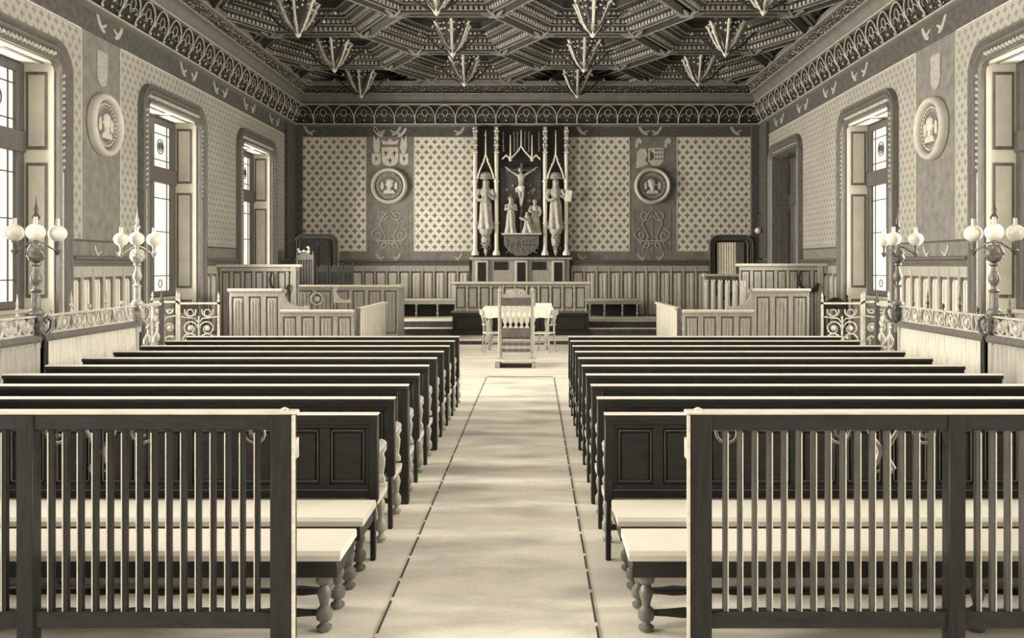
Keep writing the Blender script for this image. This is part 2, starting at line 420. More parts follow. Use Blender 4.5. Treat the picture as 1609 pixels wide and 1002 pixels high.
mp = side_map(1); pl = MB(); shape(pl, mp, shield(15.25, 5.3, 0.36, 0.6)); pl.build('painted_crest', 'painted_dim', wall_right, smooth=0)
mp = side_map(-1); pl = MB(); shape(pl, mp, shield(15.05, 5.3, 0.36, 0.6)); pl.build('painted_crest', 'painted_dim', wall_left, smooth=0)

# dark corner shafts
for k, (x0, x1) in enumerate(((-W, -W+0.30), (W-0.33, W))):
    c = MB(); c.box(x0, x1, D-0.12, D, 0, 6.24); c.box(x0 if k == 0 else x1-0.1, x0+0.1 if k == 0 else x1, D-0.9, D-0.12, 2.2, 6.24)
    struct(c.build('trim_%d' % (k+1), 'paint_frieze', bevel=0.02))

# ---- wainscot: upright linenfold boards with a moulded cap
def wainscot(name, segs, mp, h=2.1, mat='oak_mid'):
    root = None; a = MB(); c = MB(); e = MB()
    for (u0, u1) in segs:
        n = max(1, round((u1-u0)/0.37)); p = (u1-u0)/n
        a.sweep([(u0, 0), (u1, 0)], [(0, 0), (0, 0.03), (h-0.1, 0.03), (h-0.1, 0)], mp)
        for i in range(n):
            x = u0+i*p; y0, y1 = x+0.06, x+p-0.06
            prof = [(0.5, 0), (0.5, 0.055), (h-0.42, 0.055), (h-0.36, 0.03), (h-0.36, 0)]
            q = (y1-y0)
            for (s0, s1, hh) in ((0, 1, 0.045), (0.14, 0.38, 0.062), (0.62, 0.86, 0.062)):
                c.sweep([(y0+q*s0, 0), (y0+q*s1, 0)], [(0.5, 0.03), (0.5, hh), (h-0.40, hh), (h-0.34, 0.03)], mp)
            e.sweep([(x-0.03, 0), (x+0.03, 0)], [(0, 0.03), (0, 0.085), (h-0.15, 0.085), (h-0.15, 0.03)], mp)
        e.sweep([(u0, 0), (u1, 0)], [(h-0.30, 0.03), (h-0.30, 0.075), (h-0.12, 0.075), (h-0.12, 0.03)], mp)
        e.sweep([(u0, 0), (u1, 0)], [(0.0, 0.03), (0.0, 0.1), (0.42, 0.09), (0.46, 0.03)], mp)
    root = struct(a.build(name, 'oak_trim', smooth=0))
    c.build('board', 'oak_light' , root, bevel=0.006); e.build('stile', mat, root, bevel=0.008)
    cp = MB()
    for (u0, u1) in segs:
        cp.sweep([(u0, 0), (u1, 0)], [(h-0.12, 0), (h-0.12, 0.08), (h-0.09, 0.10), (h-0.07, 0.07), (h-0.03, 0.09), (h, 0.16), (h+0.03, 0.16), (h+0.05, 0)], mp)
    cp.build('cap_moulding', 'oak_brown', root, bevel=0.004)
    return root
wainscot('trim_3', [(4, 5.2), (8.35, 10.75), (13.9, 16.4), (19.6, 21.8), (24.96, 26.9)], side_map(-1))
wainscot('trim_4', [(4, 5.2), (8.35, 10.75), (13.9, 16.8), (19.95, 22.8), (25.85, 26.9)], side_map(1))
wainscot('trim_5', [(-5.68, -1.75), (1.35, 5.48)], back_map)

# ------------------------------------------------------------------ windows
def inv_u(y0, y1, top, r):
    return [(y1, 0.0)] + [(a, b) for a, b in arc(y1-r, top-r, r, 0, PI/2, 6)] + [(a, b) for a, b in arc(y0+r, top-r, r, PI/2, PI, 6)] + [(y0, 0.0)]
SURR = [(0, -0.02), (0, 0.07), (0.04, 0.10), (0.07, 0.06), (0.15, 0.05), (0.18, 0.10), (0.22, 0.10), (0.25, 0.06), (0.29, 0.12), (0.33, 0.12), (0.345, 0.0)]
def window(n, sgn, y0, y1, closed=False):
    mp = side_map(sgn); a, b = y0+FR, y1-FR
    s = MB(); path = inv_u(a, b, OT, 0.16)
    s.sweep(path, [(-o, h) for o, h in SURR], mp)
    root = struct(s.build('window_%d' % n, 'oak_trim', smooth=40))
    # carved twist in the hollow of the surround, upper part only; a lighter fillet below
    c = MB()
    L = [(a-0.11, 3.5 + i*0.10) for i in range(int((OT-3.5)/0.10))] + [(a+0.05+i*0.10, OT+0.11) for i in range(int((b-a)/0.10))] + [(b+0.11, 3.5+i*0.10) for i in range(int((OT-3.5)/0.10))]
    for (u, v) in L:
        vert = v < OT
        p0, p1 = ((u-0.035, v-0.035), (u+0.035, v+0.035)) if vert else ((u-0.035, v-0.035), (u+0.035, v+0.035))
        c.tube([mp(p0[0], p0[1], 0.055), mp(u, v, 0.085), mp(p1[0], p1[1], 0.055)], [0.012, 0.03, 0.012], 5)
    c.build('carved_twist', 'gilt_dim' if closed else 'carving', root)
    g = MB()
    for u in (a-0.11, b+0.11): g.sweep([(u-0.03, 0), (u+0.03, 0)], [(0.1, 0.05), (0.1, 0.075), (3.4, 0.075), (3.45, 0.05)], mp)
    g.build('fillet', 'oak_trim' if closed else 'carving', root, bevel=0.006)
    # reveal lined with folding shutters: jamb panels and soffit
    dep = -0.50
    r = MB(); fld = MB(); rim = MB()
    mat = 'oak_brown' if closed else 'shutter'
    for (u, dr) in ((a, 1), (b, -1)):
        p0, p1 = sorted((u, u+dr*0.03))
        r.sweep([(p0, 0), (p1, 0)], [(0.05, -0.005), (OT, -0.005), (OT, dep), (0.05, dep)], mp)
        for (z0, z1) in ((0.35, 1.25), (1.5, 3.55), (3.75, OT-0.15)):
            q0, q1 = sorted((u+dr*0.03, u+dr*0.045))
            rim.sweep([(q0, 0), (q1, 0)], [(z0, -0.09), (z1, -0.09), (z1, -0.41), (z0, -0.41)], mp)
            q0, q1 = sorted((u+dr*0.045, u+dr*0.055))
            fld.sweep([(q0, 0), (q1, 0)], [(z0+0.05, -0.13), (z1-0.05, -0.13), (z1-0.05, -0.37), (z0+0.05, -0.37)], mp)
    r.sweep([(a, 0), (b, 0)], [(OT-0.03, -0.005), (OT, -0.005), (OT, dep), (OT-0.03, dep)], mp)
    k = (b-a)/2
    for i in range(2):
        rim.sweep([(a+i*k+0.12, 0), (a+(i+1)*k-0.12, 0)], [(OT-0.045, -0.09), (OT-0.03, -0.09), (OT-0.03, -0.41), (OT-0.045, -0.41)], mp)
        fld.sweep([(a+i*k+0.17, 0), (a+(i+1)*k-0.17, 0)], [(OT-0.055, -0.13), (OT-0.045, -0.13), (OT-0.045, -0.37), (OT-0.055, -0.37)], mp)
    r.build('shutter_lining', mat, root, smooth=0); rim.build('shutter_moulding', 'oak_trim', root, smooth=0)
    fld.build('shutter_panel', 'oak_brown' if closed else 'shutter_field', root, smooth=0)
    # apron below the glass
    ap = MB(); ap.sweep([(a+0.03, 0), (b-0.03, 0)], [(0.05, -0.42), (1.28, -0.42), (1.28, -0.30), (1.34, -0.30), (1.34, dep), (0.05, dep)], mp)
    for i in range(4):
        k = (b-a-0.1)/4; ap.sweep([(a+0.1+i*k, 0), (a+0.02+(i+1)*k, 0)], [(0.3, -0.42), (0.3, -0.39), (1.1, -0.39), (1.1, -0.42)], mp)
    ap.build('apron', 'oak_mid' if not closed else 'oak_brown', root, bevel=0.005)
    # sash: stiles, centre mullion, transom
    sh = MB(); mid = (a+b)/2
    def bar(u0, u1, v0, v1, h0=-0.44, h1=-0.54):
        if u1-u0 > 1: h0 -= 0.004; h1 -= 0.004; u0 += 0.01; u1 -= 0.01; v0 += 0.002; v1 -= 0.002
        sh.sweep([(u0, 0), (u1, 0)], [(v0, h0), (v1, h0), (v1, h1), (v0, h1)], mp)
    bar(a+0.03, a+0.24, 1.34, OT-0.03); bar(b-0.24, b-0.03, 1.34, OT-0.03); bar(mid-0.11, mid+0.11, 1.34, OT-0.03)
    bar(a+0.03, b-0.03, 1.34, 1.46); bar(a+0.03, b-0.03, OT-0.18, OT-0.03); bar(a+0.03, b-0.03, 3.70, 4.02, -0.40)
    sh.build('sash', 'sash', root, bevel=0.01)
    if closed:
        cl = MB()
        for i in range(6):
            k = (b-a-0.1)/6; cl.sweep([(a+0.06+i*k, 0), (a+0.04+(i+1)*k, 0)], [(1.4, -0.50), (1.4, -0.46), (OT-0.1, -0.46), (OT-0.1, -0.50)], mp)
        cl.build('closed_shutter', 'oak_brown', root, bevel=0.01); return root
    p = MB(); p.sweep([(a+0.03, 0), (b-0.03, 0)], [(1.34, -0.50), (OT-0.03, -0.50), (OT-0.03, -0.51), (1.34, -0.51)], mp)
    p.build('pane', 'glass', root, smooth=0)
    ld = bpy.data.lights.new('daylight', 'AREA'); ld.shape = 'RECTANGLE'; ld.size = OT-1.6; ld.size_y = b-a-0.75
    ld.energy = DAY*(1.0 if sgn < 0 else 0.75); ld.color = (1.0, 0.93, 0.80); ld.spread = math.radians(118)
    lo_ = bpy.data.objects.new('window_daylight', ld); COL.objects.link(lo_)
    lo_.location = mp((a+b)/2, (1.4+OT)/2, -0.38); lo_.rotation_euler = (0, PI/2*(1 if sgn > 0 else -1), 0)
    cm = MB()
    def lead(u0, v0, u1, v1, w=0.013): cm.tube([mp(u0, v0, -0.49), mp(u1, v1, -0.49)], w, 4)
    for (l, rr) in ((a+0.24, mid-0.11), (mid+0.11, b-0.24)):
        for (bz, tz) in ((1.46, 3.70), (4.02, OT-0.18)) if False else ((1.46, 3.70),):
            lead(l+0.14, bz, l+0.14, tz); lead(rr-0.14, bz, rr-0.14, tz)
            for q in (0.14, 0.55, 0.86): lead(l, bz+(tz-bz)*q, rr, bz+(tz-bz)*q)
            cm.tube([mp(x, y, -0.49) for x, y in arc((l+rr)/2, bz+0.15, 0.08, 0, 2*PI, 12)], 0.01, 4)
        bz, tz = 4.02, OT-0.18
        lead(l+0.14, bz, l+0.14, tz); lead(rr-0.14, bz, rr-0.14, tz); lead(l, bz+0.16, rr, bz+0.16); lead(l, tz-0.18, rr, tz-0.18)
        c0, c1 = (l+rr)/2, (bz+tz)/2
        for rad in (0.15, 0.09): cm.tube([mp(x, y, -0.49) for x, y in arc(c0, c1, rad, 0, 2*PI, 14)], 0.012, 4)
        cm.tube([mp(x, y, -0.49) for x, y in spiral(c0, c1, 0.07, 0.01, 0, 1.5)], 0.014, 4)
    cm.build('lead_came', 'came', root)
    return root
n = 1
for (y0, y1) in LWIN: window(n, -1, y0, y1); n += 1
for i, (y0, y1) in enumerate(RWIN): window(n, 1, y0, y1, closed=(i == 4)); n += 1

# ------------------------------------------------------------------ doors in the back wall
def door(n, x0, x1, top, open_):
    s = MB(); mp = back_map; base = 0.46
    path = [(p, q) for p, q in inv_u(x0+0.16, x1-0.16, top-0.16, 0.12)]
    s.sweep(path, [(-o*0.5, h*1.6) for o, h in SURR], mp)
    root = struct(s.build('door_%d' % n, 'oak_mid' if not open_ else 'oak_brown', smooth=40))
    a, b = x0+0.16, x1-0.16
    v = MB(); v.sweep([(a, 0), (b, 0)], [(base, 0), (base, 0.03), (top-0.16, 0.03), (top-0.16, 0)], mp)
    v.build('door_leaf', 'oak_brown' if not open_ else 'void', root)  # open doorway: a flat dark sheet stands in for its unlit depth
    if not open_:
        p = MB(); k = (b-a)/2
        for i in range(2):
            for (z0, z1) in ((base+0.15, 1.3), (1.45, top-0.35)):
                p.sweep([(a+i*k+0.06, 0), (a+(i+1)*k-0.06, 0)], [(z0, 0.03), (z0, 0.06), (z1, 0.06), (z1, 0.03)], mp)
        p.build('door_panel', 'oak_trim', root, bevel=0.01)
    else:
        c = MB(); N_ = 40; w_ = (b-a)*0.62; pts = []
        for i in range(N_+1): pts.append((a+0.08+w_*i/N_, 0.06+0.025*math.sin(i*1.25)+0.01*math.sin(i*2.7)))
        vs = []
        for (x, h) in pts: vs += [mp(x, base, h), mp(x, top-0.22, h*0.8)]
        c.add(vs, [(2*i, 2*i+2, 2*i+3, 2*i+1) for i in range(N_)])
        c.build('curtain', 'curtain', root, smooth=60)
        d = MB(); d.sweep([(b-0.3, 0), (b-0.08, 0)], [(base, 0.03), (base, 0.06), (top-0.22, 0.06), (top-0.22, 0.03)], mp)
        d.build('door_panel', 'oak_trim', root)
door(1, -7.02, -5.70, 2.93, False)
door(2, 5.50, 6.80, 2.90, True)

# ------------------------------------------------------------------ cornice: tracery band, cove, leaf band
def bend(v): return 0.14 + 0.17*v + 0.05*math.sin(PI*v)
def cornice(name, u0, u1, mp, clip0=0, clip1=0):
    s = MB()
    prof = [(6.18, 0), (6.20, 0.10), (6.22, 0.14), (6.26, 0.14), (6.27, 0.11)] + [(6.28+0.5*i/6, bend(i/6)-0.05) for i in range(7)] + [(6.79, 0.33), (6.83, 0.34), (6.86, 0.28)]
    prof += [(6.88+0.20*math.sin(i/6*PI/2), 0.26+0.16*(1-math.cos(i/6*PI/2))) for i in range(7)]
    prof += [(7.09, 0.46), (7.12, 0.46), (7.13, 0.40), (7.32, 0.52), (7.33, 0.58), (7.37, 0.60), (7.45, 0.62), (7.45, 0)]
    s.sweep([(u0, 0), (u1, 0)], [(o, h) for o, h in prof], mp)
    root = struct(s.build(name, 'cove', smooth=30))
    dk = MB()
    dk.sweep([(u0, 0), (u1, 0)], [(6.275, 0.10)]+[(6.28+0.5*i/6, bend(i/6)-0.042) for i in range(7)]+[(6.785, 0.2)], mp)
    dk.sweep([(u0, 0), (u1, 0)], [(7.13, 0.35), (7.135, 0.412), (7.315, 0.527), (7.32, 0.4)], mp)
    dk.build('dark_ground', 'ceil', root)
    li = MB()
    for (o, h, t) in ((6.25, 0.145, 0.018), (6.81, 0.345, 0.02), (7.105, 0.465, 0.010), (7.345, 0.595, 0.010)):
        li.tube([mp(u0, o, h), mp(u1, o, h)], t, 6)
    P = 0.61; k = int((u1-u0)/P)+1
    for i in range(k):
        c = u0 + i*P + P/2
        if c+P/2 > u1+0.1: break
        ar = [(c - P/2*math.cos(t), math.sin(t)**0.8) for t in [PI*j/10 for j in range(11)]]
        li.tube([mp(x, 6.28+0.5*v, bend(v)) for x, v in ar], 0.016, 5)
        for sx in (-1, 1):
            tr = [(c+sx*0.13+0.10*math.cos(t), 0.30+0.2*math.sin(t)) for t in [PI*j/6 for j in range(7)]]
            li.tube([mp(x, 6.28+0.5*v, bend(v)-0.01) for x, v in tr], 0.010, 4)
        tr = [(c+0.09*math.cos(t), 0.58+0.18*math.sin(t)) for t in [PI*2*j/8 for j in range(9)]]
        li.tube([mp(x, 6.28+0.5*v, bend(v)-0.01) for x, v in tr], 0.010, 4)
        li.ball(mp(c, 6.28+0.5*0.14, bend(0.14)), 0.03, 5, 4)
        li.ball(mp(c-P/2, 6.29, 0.17), 0.035, 5, 4)
    li.build('tracery', 'gilt', root)
    lf = MB()
    for i in range(int((u1-u0)/0.05)):
        for j in range(3):
            u = u0+i*0.05+random.uniform(-.02, .02); t = (j+0.5)/3+random.uniform(-.15, .15)
            lf.blob(mp(u, 7.13+0.19*t, 0.415+0.115*t), random.uniform(0.008, 0.024))
    for i in range(int((u1-u0)/0.085)):
        u = u0+i*0.085+random.uniform(-.03, .03); t = random.uniform(0.05, 0.45)
        lf.blob(mp(u, 6.28+0.5*t, bend(t)-0.02), random.uniform(0.008, 0.022))
    lf.build('carved_leaves', 'gilt', root)
cornice('trim_6', -W+0.05, W-0.05, back_map)
cornice('trim_7', 8.0, D-0.05, side_map(-1))
cornice('trim_8', 8.0, D-0.05, side_map(1))

# ------------------------------------------------------------------ ceiling: hexagonal coffers with hanging bosses
cb = MB(); cb.box(-W-WT, W+WT, 13.8, D+WT, 8.05, 8.2)
ceiling = struct(cb.build('ceiling', 'ceil', smooth=0))
P2 = 3.45; XS = [-8.0, -4.83, -1.69, 1.46, 4.67, 7.83]
hexv = [(2.06, 0), (1.08, 1.725), (-1.08, 1.725), (-2.06, 0), (-1.08, -1.725), (1.08, -1.725)]
cells = []
for ci, x in enumerate(XS):
    y = (24.45 if ci % 2 == 0 else 25.95)
    y = 25.95 if ci in (1, 3, 5) else 24.25
    while y > 15: cells.append((x, y)); y -= P2
LV = [(1.0, 7.42), (0.93, 7.36), (0.90, 7.36), (0.90, 7.47), (0.80, 7.50), (0.78, 7.60), (0.70, 7.62), (0.67, 7.74), (0.56, 7.76), (0.54, 7.90), (0.30, 7.93)]
coff = MB(); band = MB(); fillet = MB(); boss = MB()
for (cx, cy) in cells:
    V = []
    for (s, z) in LV:
        for (hx, hy) in hexv: V.append((cx+hx*s, cy+hy*s, z))
    F = [(i*6+j, i*6+(j+1) % 6, (i+1)*6+(j+1) % 6, (i+1)*6+j) for i in range(len(LV)-1) for j in range(6)]
    F.append(tuple((len(LV)-1)*6+j for j in range(6)))
    coff.add(V, F)
    for j in range(6):
        a, b = hexv[j], hexv[(j+1) % 6]
        for (s, z, t, m) in ((0.885, 7.445, 0.045, band), (0.775, 7.565, 0.04, band), (0.665, 7.70, 0.03, band)):
            L = math.hypot((b[0]-a[0])*s, (b[1]-a[1])*s); k = int(L/0.11)
            ang = math.atan2(b[1]-a[1], b[0]-a[0])
            for q in range(k):
                f_ = (q+0.5)/k; px, py = cx+(a[0]+(b[0]-a[0])*f_)*s, cy+(a[1]+(b[1]-a[1])*f_)*s
                m.M = Matrix.Translation((px, py, z)) @ Matrix.Rotation(ang, 4, 'Z')
                m.box(-0.034, 0.034, -0.02, 0.02, -t/1.2, t/1.2); m.M = None
        for (s, z, r) in ((0.915, 7.352, 0.016), (0.895, 7.40, 0.013), (0.79, 7.497, 0.014), (0.685, 7.615, 0.014), (0.55, 7.757, 0.012)):
            fillet.tube([(cx+a[0]*s, cy+a[1]*s, z), (cx+b[0]*s, cy+b[1]*s, z)], r, 4)
    for (hx, hy) in hexv[:2]:
        # six-pointed star boss on the meeting points of the ribs
        for q in range(6):
            an = q*PI/3
            boss.tube([(cx+hx, cy+hy, 7.33), (cx+hx+0.32*math.cos(an), cy+hy+0.32*math.sin(an), 7.37)], [0.06, 0.02], 4)
coff.build('coffer_moulding', 'ceil2', ceiling, smooth=0)
band.build('dentil_band', 'gilt', ceiling, smooth=0); fillet.build('gilt_fillet', 'gilt_dim', ceiling)
boss.build('star_boss', 'gilt_dim', ceiling)
# hanging boss: curved ribs meeting in a point
pb = MB(); pd = MB()
for q in range(6):
    a = q*PI/3 + PI/6; c_, s_ = math.cos(a), math.sin(a)
    pts = [(0.0, 6.88), (0.06, 6.97), (0.16, 7.08), (0.25, 7.22), (0.33, 7.38), (0.40, 7.56), (0.46, 7.62), (0.40, 7.66)]
    pb.tube([(r*c_, r*s_, z-7) for r, z in pts], [0.036, 0.034, 0.032, 0.032, 0.034, 0.040, 0.032, 0.014], 5)
    for (r, z) in pts[1:6]: pb.blob((r*c_, r*s_, z-7), 0.042)
    a = q*PI/3; c_, s_ = math.cos(a), math.sin(a)
    pts = [(0.03, 6.93), (0.2, 7.0), (0.38, 7.10), (0.55, 7.28), (0.66, 7.40), (0.76, 7.42), (0.80, 7.36)]
    pd.tube([(r*c_, r*s_, z-7) for r, z in pts], [0.02, 0.024, 0.026, 0.026, 0.026, 0.024, 0.014], 5)
    pb.tube([(r*c_, r*s_, z-7) for r, z in pts[4:]], 0.022, 5)
for (r, z) in ((0.30, 7.45), (0.36, 7.60)):
    for q in range(18):
        a = q*PI/9
        pb.blob((r*math.cos(a), r*math.sin(a), z-7+random.uniform(-.04, .04)), 0.036)
pb.lathe([(0.001, -0.16), (0.03, -0.13), (0.045, -0.10), (0.02, -0.06), (0.05, -0.03), (0.001, 0.0)], n=8)
pd.lathe([(0.02, 0.1), (0.12, 0.3), (0.22, 0.5), (0.28, 0.75), (0.30, 0.95)], n=8)
first = None
for (cx, cy) in cells:
    if abs(cx) > 6.5 or cy < 14.5: continue
    if first is None:
        first = pb.build('hanging_boss', 'boss_gilt', ceiling, loc=(cx, cy, 7)); pd.build('boss_core', 'ceil2', first)
    else:
        o = first.copy(); COL.objects.link(o); o.location = (cx, cy, 7); o.parent = ceiling
        ch = first.children[0].copy(); COL.objects.link(ch); ch.parent = o

# ------------------------------------------------------------------ runner in the aisle
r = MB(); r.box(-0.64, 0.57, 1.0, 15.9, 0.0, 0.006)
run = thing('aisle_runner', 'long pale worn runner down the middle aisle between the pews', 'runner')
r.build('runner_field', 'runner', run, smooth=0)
st = MB()
for x in (-0.632, 0.562):
    y = 1.0
    while y < 15.8:
        L = random.uniform(0.25, 0.5); st.box(x-0.006, x+0.006, y, min(15.85, y+L), 0.006, 0.009); y += L+0.06
st.box(-0.6, 0.54, 15.87, 15.9, 0.006, 0.012)
st.build('stitched_edge', 'iron_dark', run, smooth=0)

# ------------------------------------------------------------------ panelling helper
def panelled(fr, pn, x0, x1, z0, z1, n, t=0.05, stile=0.06, rail=0.08, M_=None, back=False, dent=0.02, bkmat='oak_trim'):
    fr.M = M_; pn.M = M_
    if getattr(fr, 'bk', None) is None: fr.bk = MB(); fr.bkmat = bkmat
    fr.bk.M = M_; fr.bk.box(x0+0.004, x1-0.004, dent, t, z0+0.004, z1-0.004); fr.bk.M = None  # darker default backing puts shade into the grooves round each panel
    fr.box(x0, x1, 0, dent, z0, z0+rail*1.3); fr.box(x0, x1, 0, dent, z1-rail, z1)
    p = (x1-x0)/n
    for i in range(n+1):
        c = x0+i*p; a = max(x0, c-stile/2); b = min(x1, c+stile/2)
        fr.box(a, b, 0, dent, z0+rail*1.3, z1-rail)
    for i in range(n):
        a = x0+i*p+stile/2+0.03; b = x0+(i+1)*p-stile/2-0.03
        if b-a > 0.02:
            pn.box(a, b, 0.006, dent+0.002, z0+rail*1.3+0.03, z1-rail-0.035)
            if b-a > 0.13 and bkmat == 'oak_trim' and z1-z0 > 0.9:   # linenfold ridges with a stepped head
                for q in (0.2, 0.5, 0.8):
                    c = a+(b-a)*q; pn.box(c-0.018, c+0.018, -0.006, 0.008, z0+rail*1.3+0.07, z1-rail-(0.075 if q == 0.5 else 0.10))
    fr.M = None; pn.M = None
def rotz(x, y, a, z=0): return Matrix.Translation((x, y, z)) @ Matrix.Rotation(a, 4, 'Z')

# ------------------------------------------------------------------ pews
def turned_leg(mb, x, y, h, r=0.035, n=10):
    P_ = [(0.6, 0), (0.9, 0.03), (1.0, 0.08), (0.55, 0.13), (0.5, 0.17), (0.9, 0.2), (1.05, 0.24), (1.05, 0.36), (0.75, 0.40), (0.5, 0.44), (0.7, 0.55), (0.95, 0.66), (0.75, 0.74), (0.5, 0.79), (0.9, 0.83), (1.1, 0.87), (1.1, 1.0)]
    mb.lathe([(r*a, h*b) for a, b in P_], (x, y, 0), n)
def make_pew(L=3.82):
    root = thing('pew', 'x', 'pew')
    fr = MB(); pn = MB()
    h0, h1 = 0.42, 0.965
    n = 12
    panelled(fr, pn, -L/2+0.05, L/2-0.05, h0, h1, n, t=0.045, stile=0.07, rail=0.07, bkmat='oak_dark')
    pn2 = MB()
    b = fr.build('back_panel', 'oak_dark', root, bevel=0.003)
    # raised fields with a thin lighter rim at left and bottom edge
    pn.build('raised_field', 'oak_dark', b, bevel=0.004)
    rim = MB(); p = (L-0.1)/n
    for i in range(n):
        x0 = -L/2+0.05+i*p+0.045; x1 = x0+p-0.09
        for (a, c, d, e) in ((x0, x0+0.004, h0+0.115, h1-0.085), (x1-0.004, x1, h0+0.115, h1-0.085), (x0, x1, h0+0.115, h0+0.119), (x0, x1, h1-0.089, h1-0.085)):
            rim.box(a, c, -0.002, 0.02, d, e)
    rim.box(-L/2+0.05, L/2-0.05, -0.004, 0.0, h0+0.055, h0+0.060)
    rim.build('bead', 'oak_brown', b, smooth=0)
    t = MB(); t.ext([(-0.03, 0.955), (-0.034, 0.975), (-0.028, 0.992), (-0.01, 1.0), (0.035, 1.0), (0.05, 0.985), (0.045, 0.955)], 'x', -L/2, L/2)
    t = MB(); t.ext([(-0.03, 0.955), (-0.034, 0.975), (-0.030, 0.988), (0.046, 0.988), (0.05, 0.975), (0.045, 0.955)], 'x', -L/2, L/2)
    tr = t.build('top_rail', 'oak_dark', root)
    t = MB(); t.ext([(-0.030, 0.988), (-0.022, 0.997), (-0.010, 1.0), (0.030, 1.0), (0.044, 0.988)], 'x', -L/2-0.004, L/2+0.004); t.build('worn_edge', 'oak_rim', tr)  # pale strip paints the highlight along the top of the rail
    u = MB(); u.ext([(-0.016, 0.925), (-0.024, 0.954), (0.06, 0.954), (0.05, 0.925)], 'x', -L/2+0.01, L/2-0.01); u.build('cornice_moulding', 'oak_dark', tr)
    for s in (-1, 1):
        q = MB(); x = s*(L/2-0.03)
        q.box(x-0.03, x+0.03, -0.012, 0.058, 0.40, 0.955); q.box(x-0.022, x+0.012, -0.010, 0.045, 0, 0.40)
        q.build('end_post', 'oak_dark_v', root, bevel=0.005)
        a = MB(); x = s*(L/2-0.045)
        pts = [(0.05, 0.70), (0.20, 0.695), (0.33, 0.70), (0.40, 0.715), (0.445, 0.70), (0.45, 0.665), (0.42, 0.65), (0.40, 0.665)]
        a.tube([(x, y, z) for y, z in pts], [0.022, 0.024, 0.028, 0.032, 0.033, 0.03, 0.024, 0.014], 8)
        a.lathe([(0.03, 0.43), (0.033, 0.46), (0.016, 0.49), (0.026, 0.56), (0.03, 0.60), (0.014, 0.65), (0.028, 0.68), (0.028, 0.70)], (x, 0.40, 0), 8)
        a.build('arm', 'oak_mid', root)
        g = MB(); turned_leg(g, s*(L/2-0.05), 0.41, 0.40, 0.036); g.build('leg', 'oak_mid', root)
    g = MB(); turned_leg(g, 0, 0.41, 0.40, 0.036); g.build('leg', 'oak_brown', root)
    c = MB(); c.ext([(0.06, 0.405), (0.46, 0.405), (0.47, 0.42), (0.46, 0.445), (0.42, 0.455), (0.08, 0.455), (0.06, 0.44)], 'x', -L/2+0.07, L/2-0.07)
    c.build('seat', 'cushion', root)
    a = MB(); a.box(-L/2+0.01, L/2-0.01, 0.05, 0.44, 0.36, 0.405); a.build('seat_frame', 'oak_light', root, bevel=0.004)
    q = MB(); q.box(-L/2+0.05, L/2-0.05, 0.385, 0.42, 0.09, 0.125); q.build('stretcher', 'oak_dark', root)
    return root
pew = make_pew()
ORD = ['first', 'second', 'third', 'fourth', 'fifth', 'sixth', 'seventh', 'eighth', 'ninth', 'tenth']
k = 0
for side, x in (('left', -2.75), ('right', 2.605)):
    for i in range(10):
        y = 6.03+0.72*i
        extra = 'nearest the slatted barrier' if i == 0 else ('farthest from the slatted barrier' if i == 9 else 'counted from the slatted barrier')
        lab = 'dark panelled oak pew in the %s block, %s row %s' % (side, ORD[i], extra)
        if k == 0: o = pew; o.location = (x, y, 0); o['label'] = lab; o['group'] = 'dark oak pews'
        else: o = dup(pew, (x, y, 0), 0, lab, 'dark oak pews')
        k += 1
        if i in (2, 5):
            e = MB(); xe = (3.82/2-0.045)*(1 if side == 'left' else -1)
            e.box(xe-0.045, xe+0.05, -0.03, 0.062, 0, 0.95); e.build('end_stile', 'oak_dark_v', o, bevel=0.006)

# backless benches in front
def make_bench(L=3.82):
    root = thing('bench', 'x', 'bench')
    c = MB(); c.ext([(0.0, 0.40), (0.0, 0.43), (0.02, 0.45), (0.43, 0.45), (0.45, 0.43), (0.45, 0.40)], 'x', -L/2, L/2); c.build('seat', 'cushion', root)
    a = MB(); a.box(-L/2+0.015, L/2-0.015, 0.0, 0.03, 0.31, 0.40); a.box(-L/2+0.015, L/2-0.015, 0.42, 0.445, 0.31, 0.40)
    for s in (-1, 1): a.box(s*(L/2-0.03)-0.015, s*(L/2-0.03)+0.015, 0.03, 0.42, 0.31, 0.40)
    a.build('apron', 'oak_dark', root, bevel=0.004)
    for x in (-L/2+0.1, 0, L/2-0.1):
        for y in (0.06, 0.39):
            g = MB(); turned_leg(g, x, y, 0.32, 0.043, 12); g.build('leg', 'oak_brown', root)
    s = MB(); q = []
    for i in range(40):
        t_ = i/39; x = -L/2+0.12+t_*(L-0.24); q.append((0.017+0.014*(abs(math.sin(t_*PI*9))**3), x))
    s.lathe(q, (0, 0.06, 0.10), 8, 'x'); s.build('stretcher', 'oak_dark', root)
    s = MB(); s.lathe(q, (0, 0.39, 0.10), 8, 'x'); s.build('stretcher', 'oak_dark', root)
    return root
be = make_bench(); k = 0
for side, x in (('left', -2.74), ('right', 2.64)):
    for y, d in ((5.45, 'nearer the panelled pews'), (4.81, 'close behind the slatted barrier')):
        lab = 'backless bench with white padded seat and turned legs, %s block, %s' % (side, d)
        if k == 0: be.location = (x, y, 0); be['label'] = lab; be['group'] = 'backless white padded benches'
        else: dup(be, (x, y, 0), 0, lab, 'backless white padded benches')
        k += 1

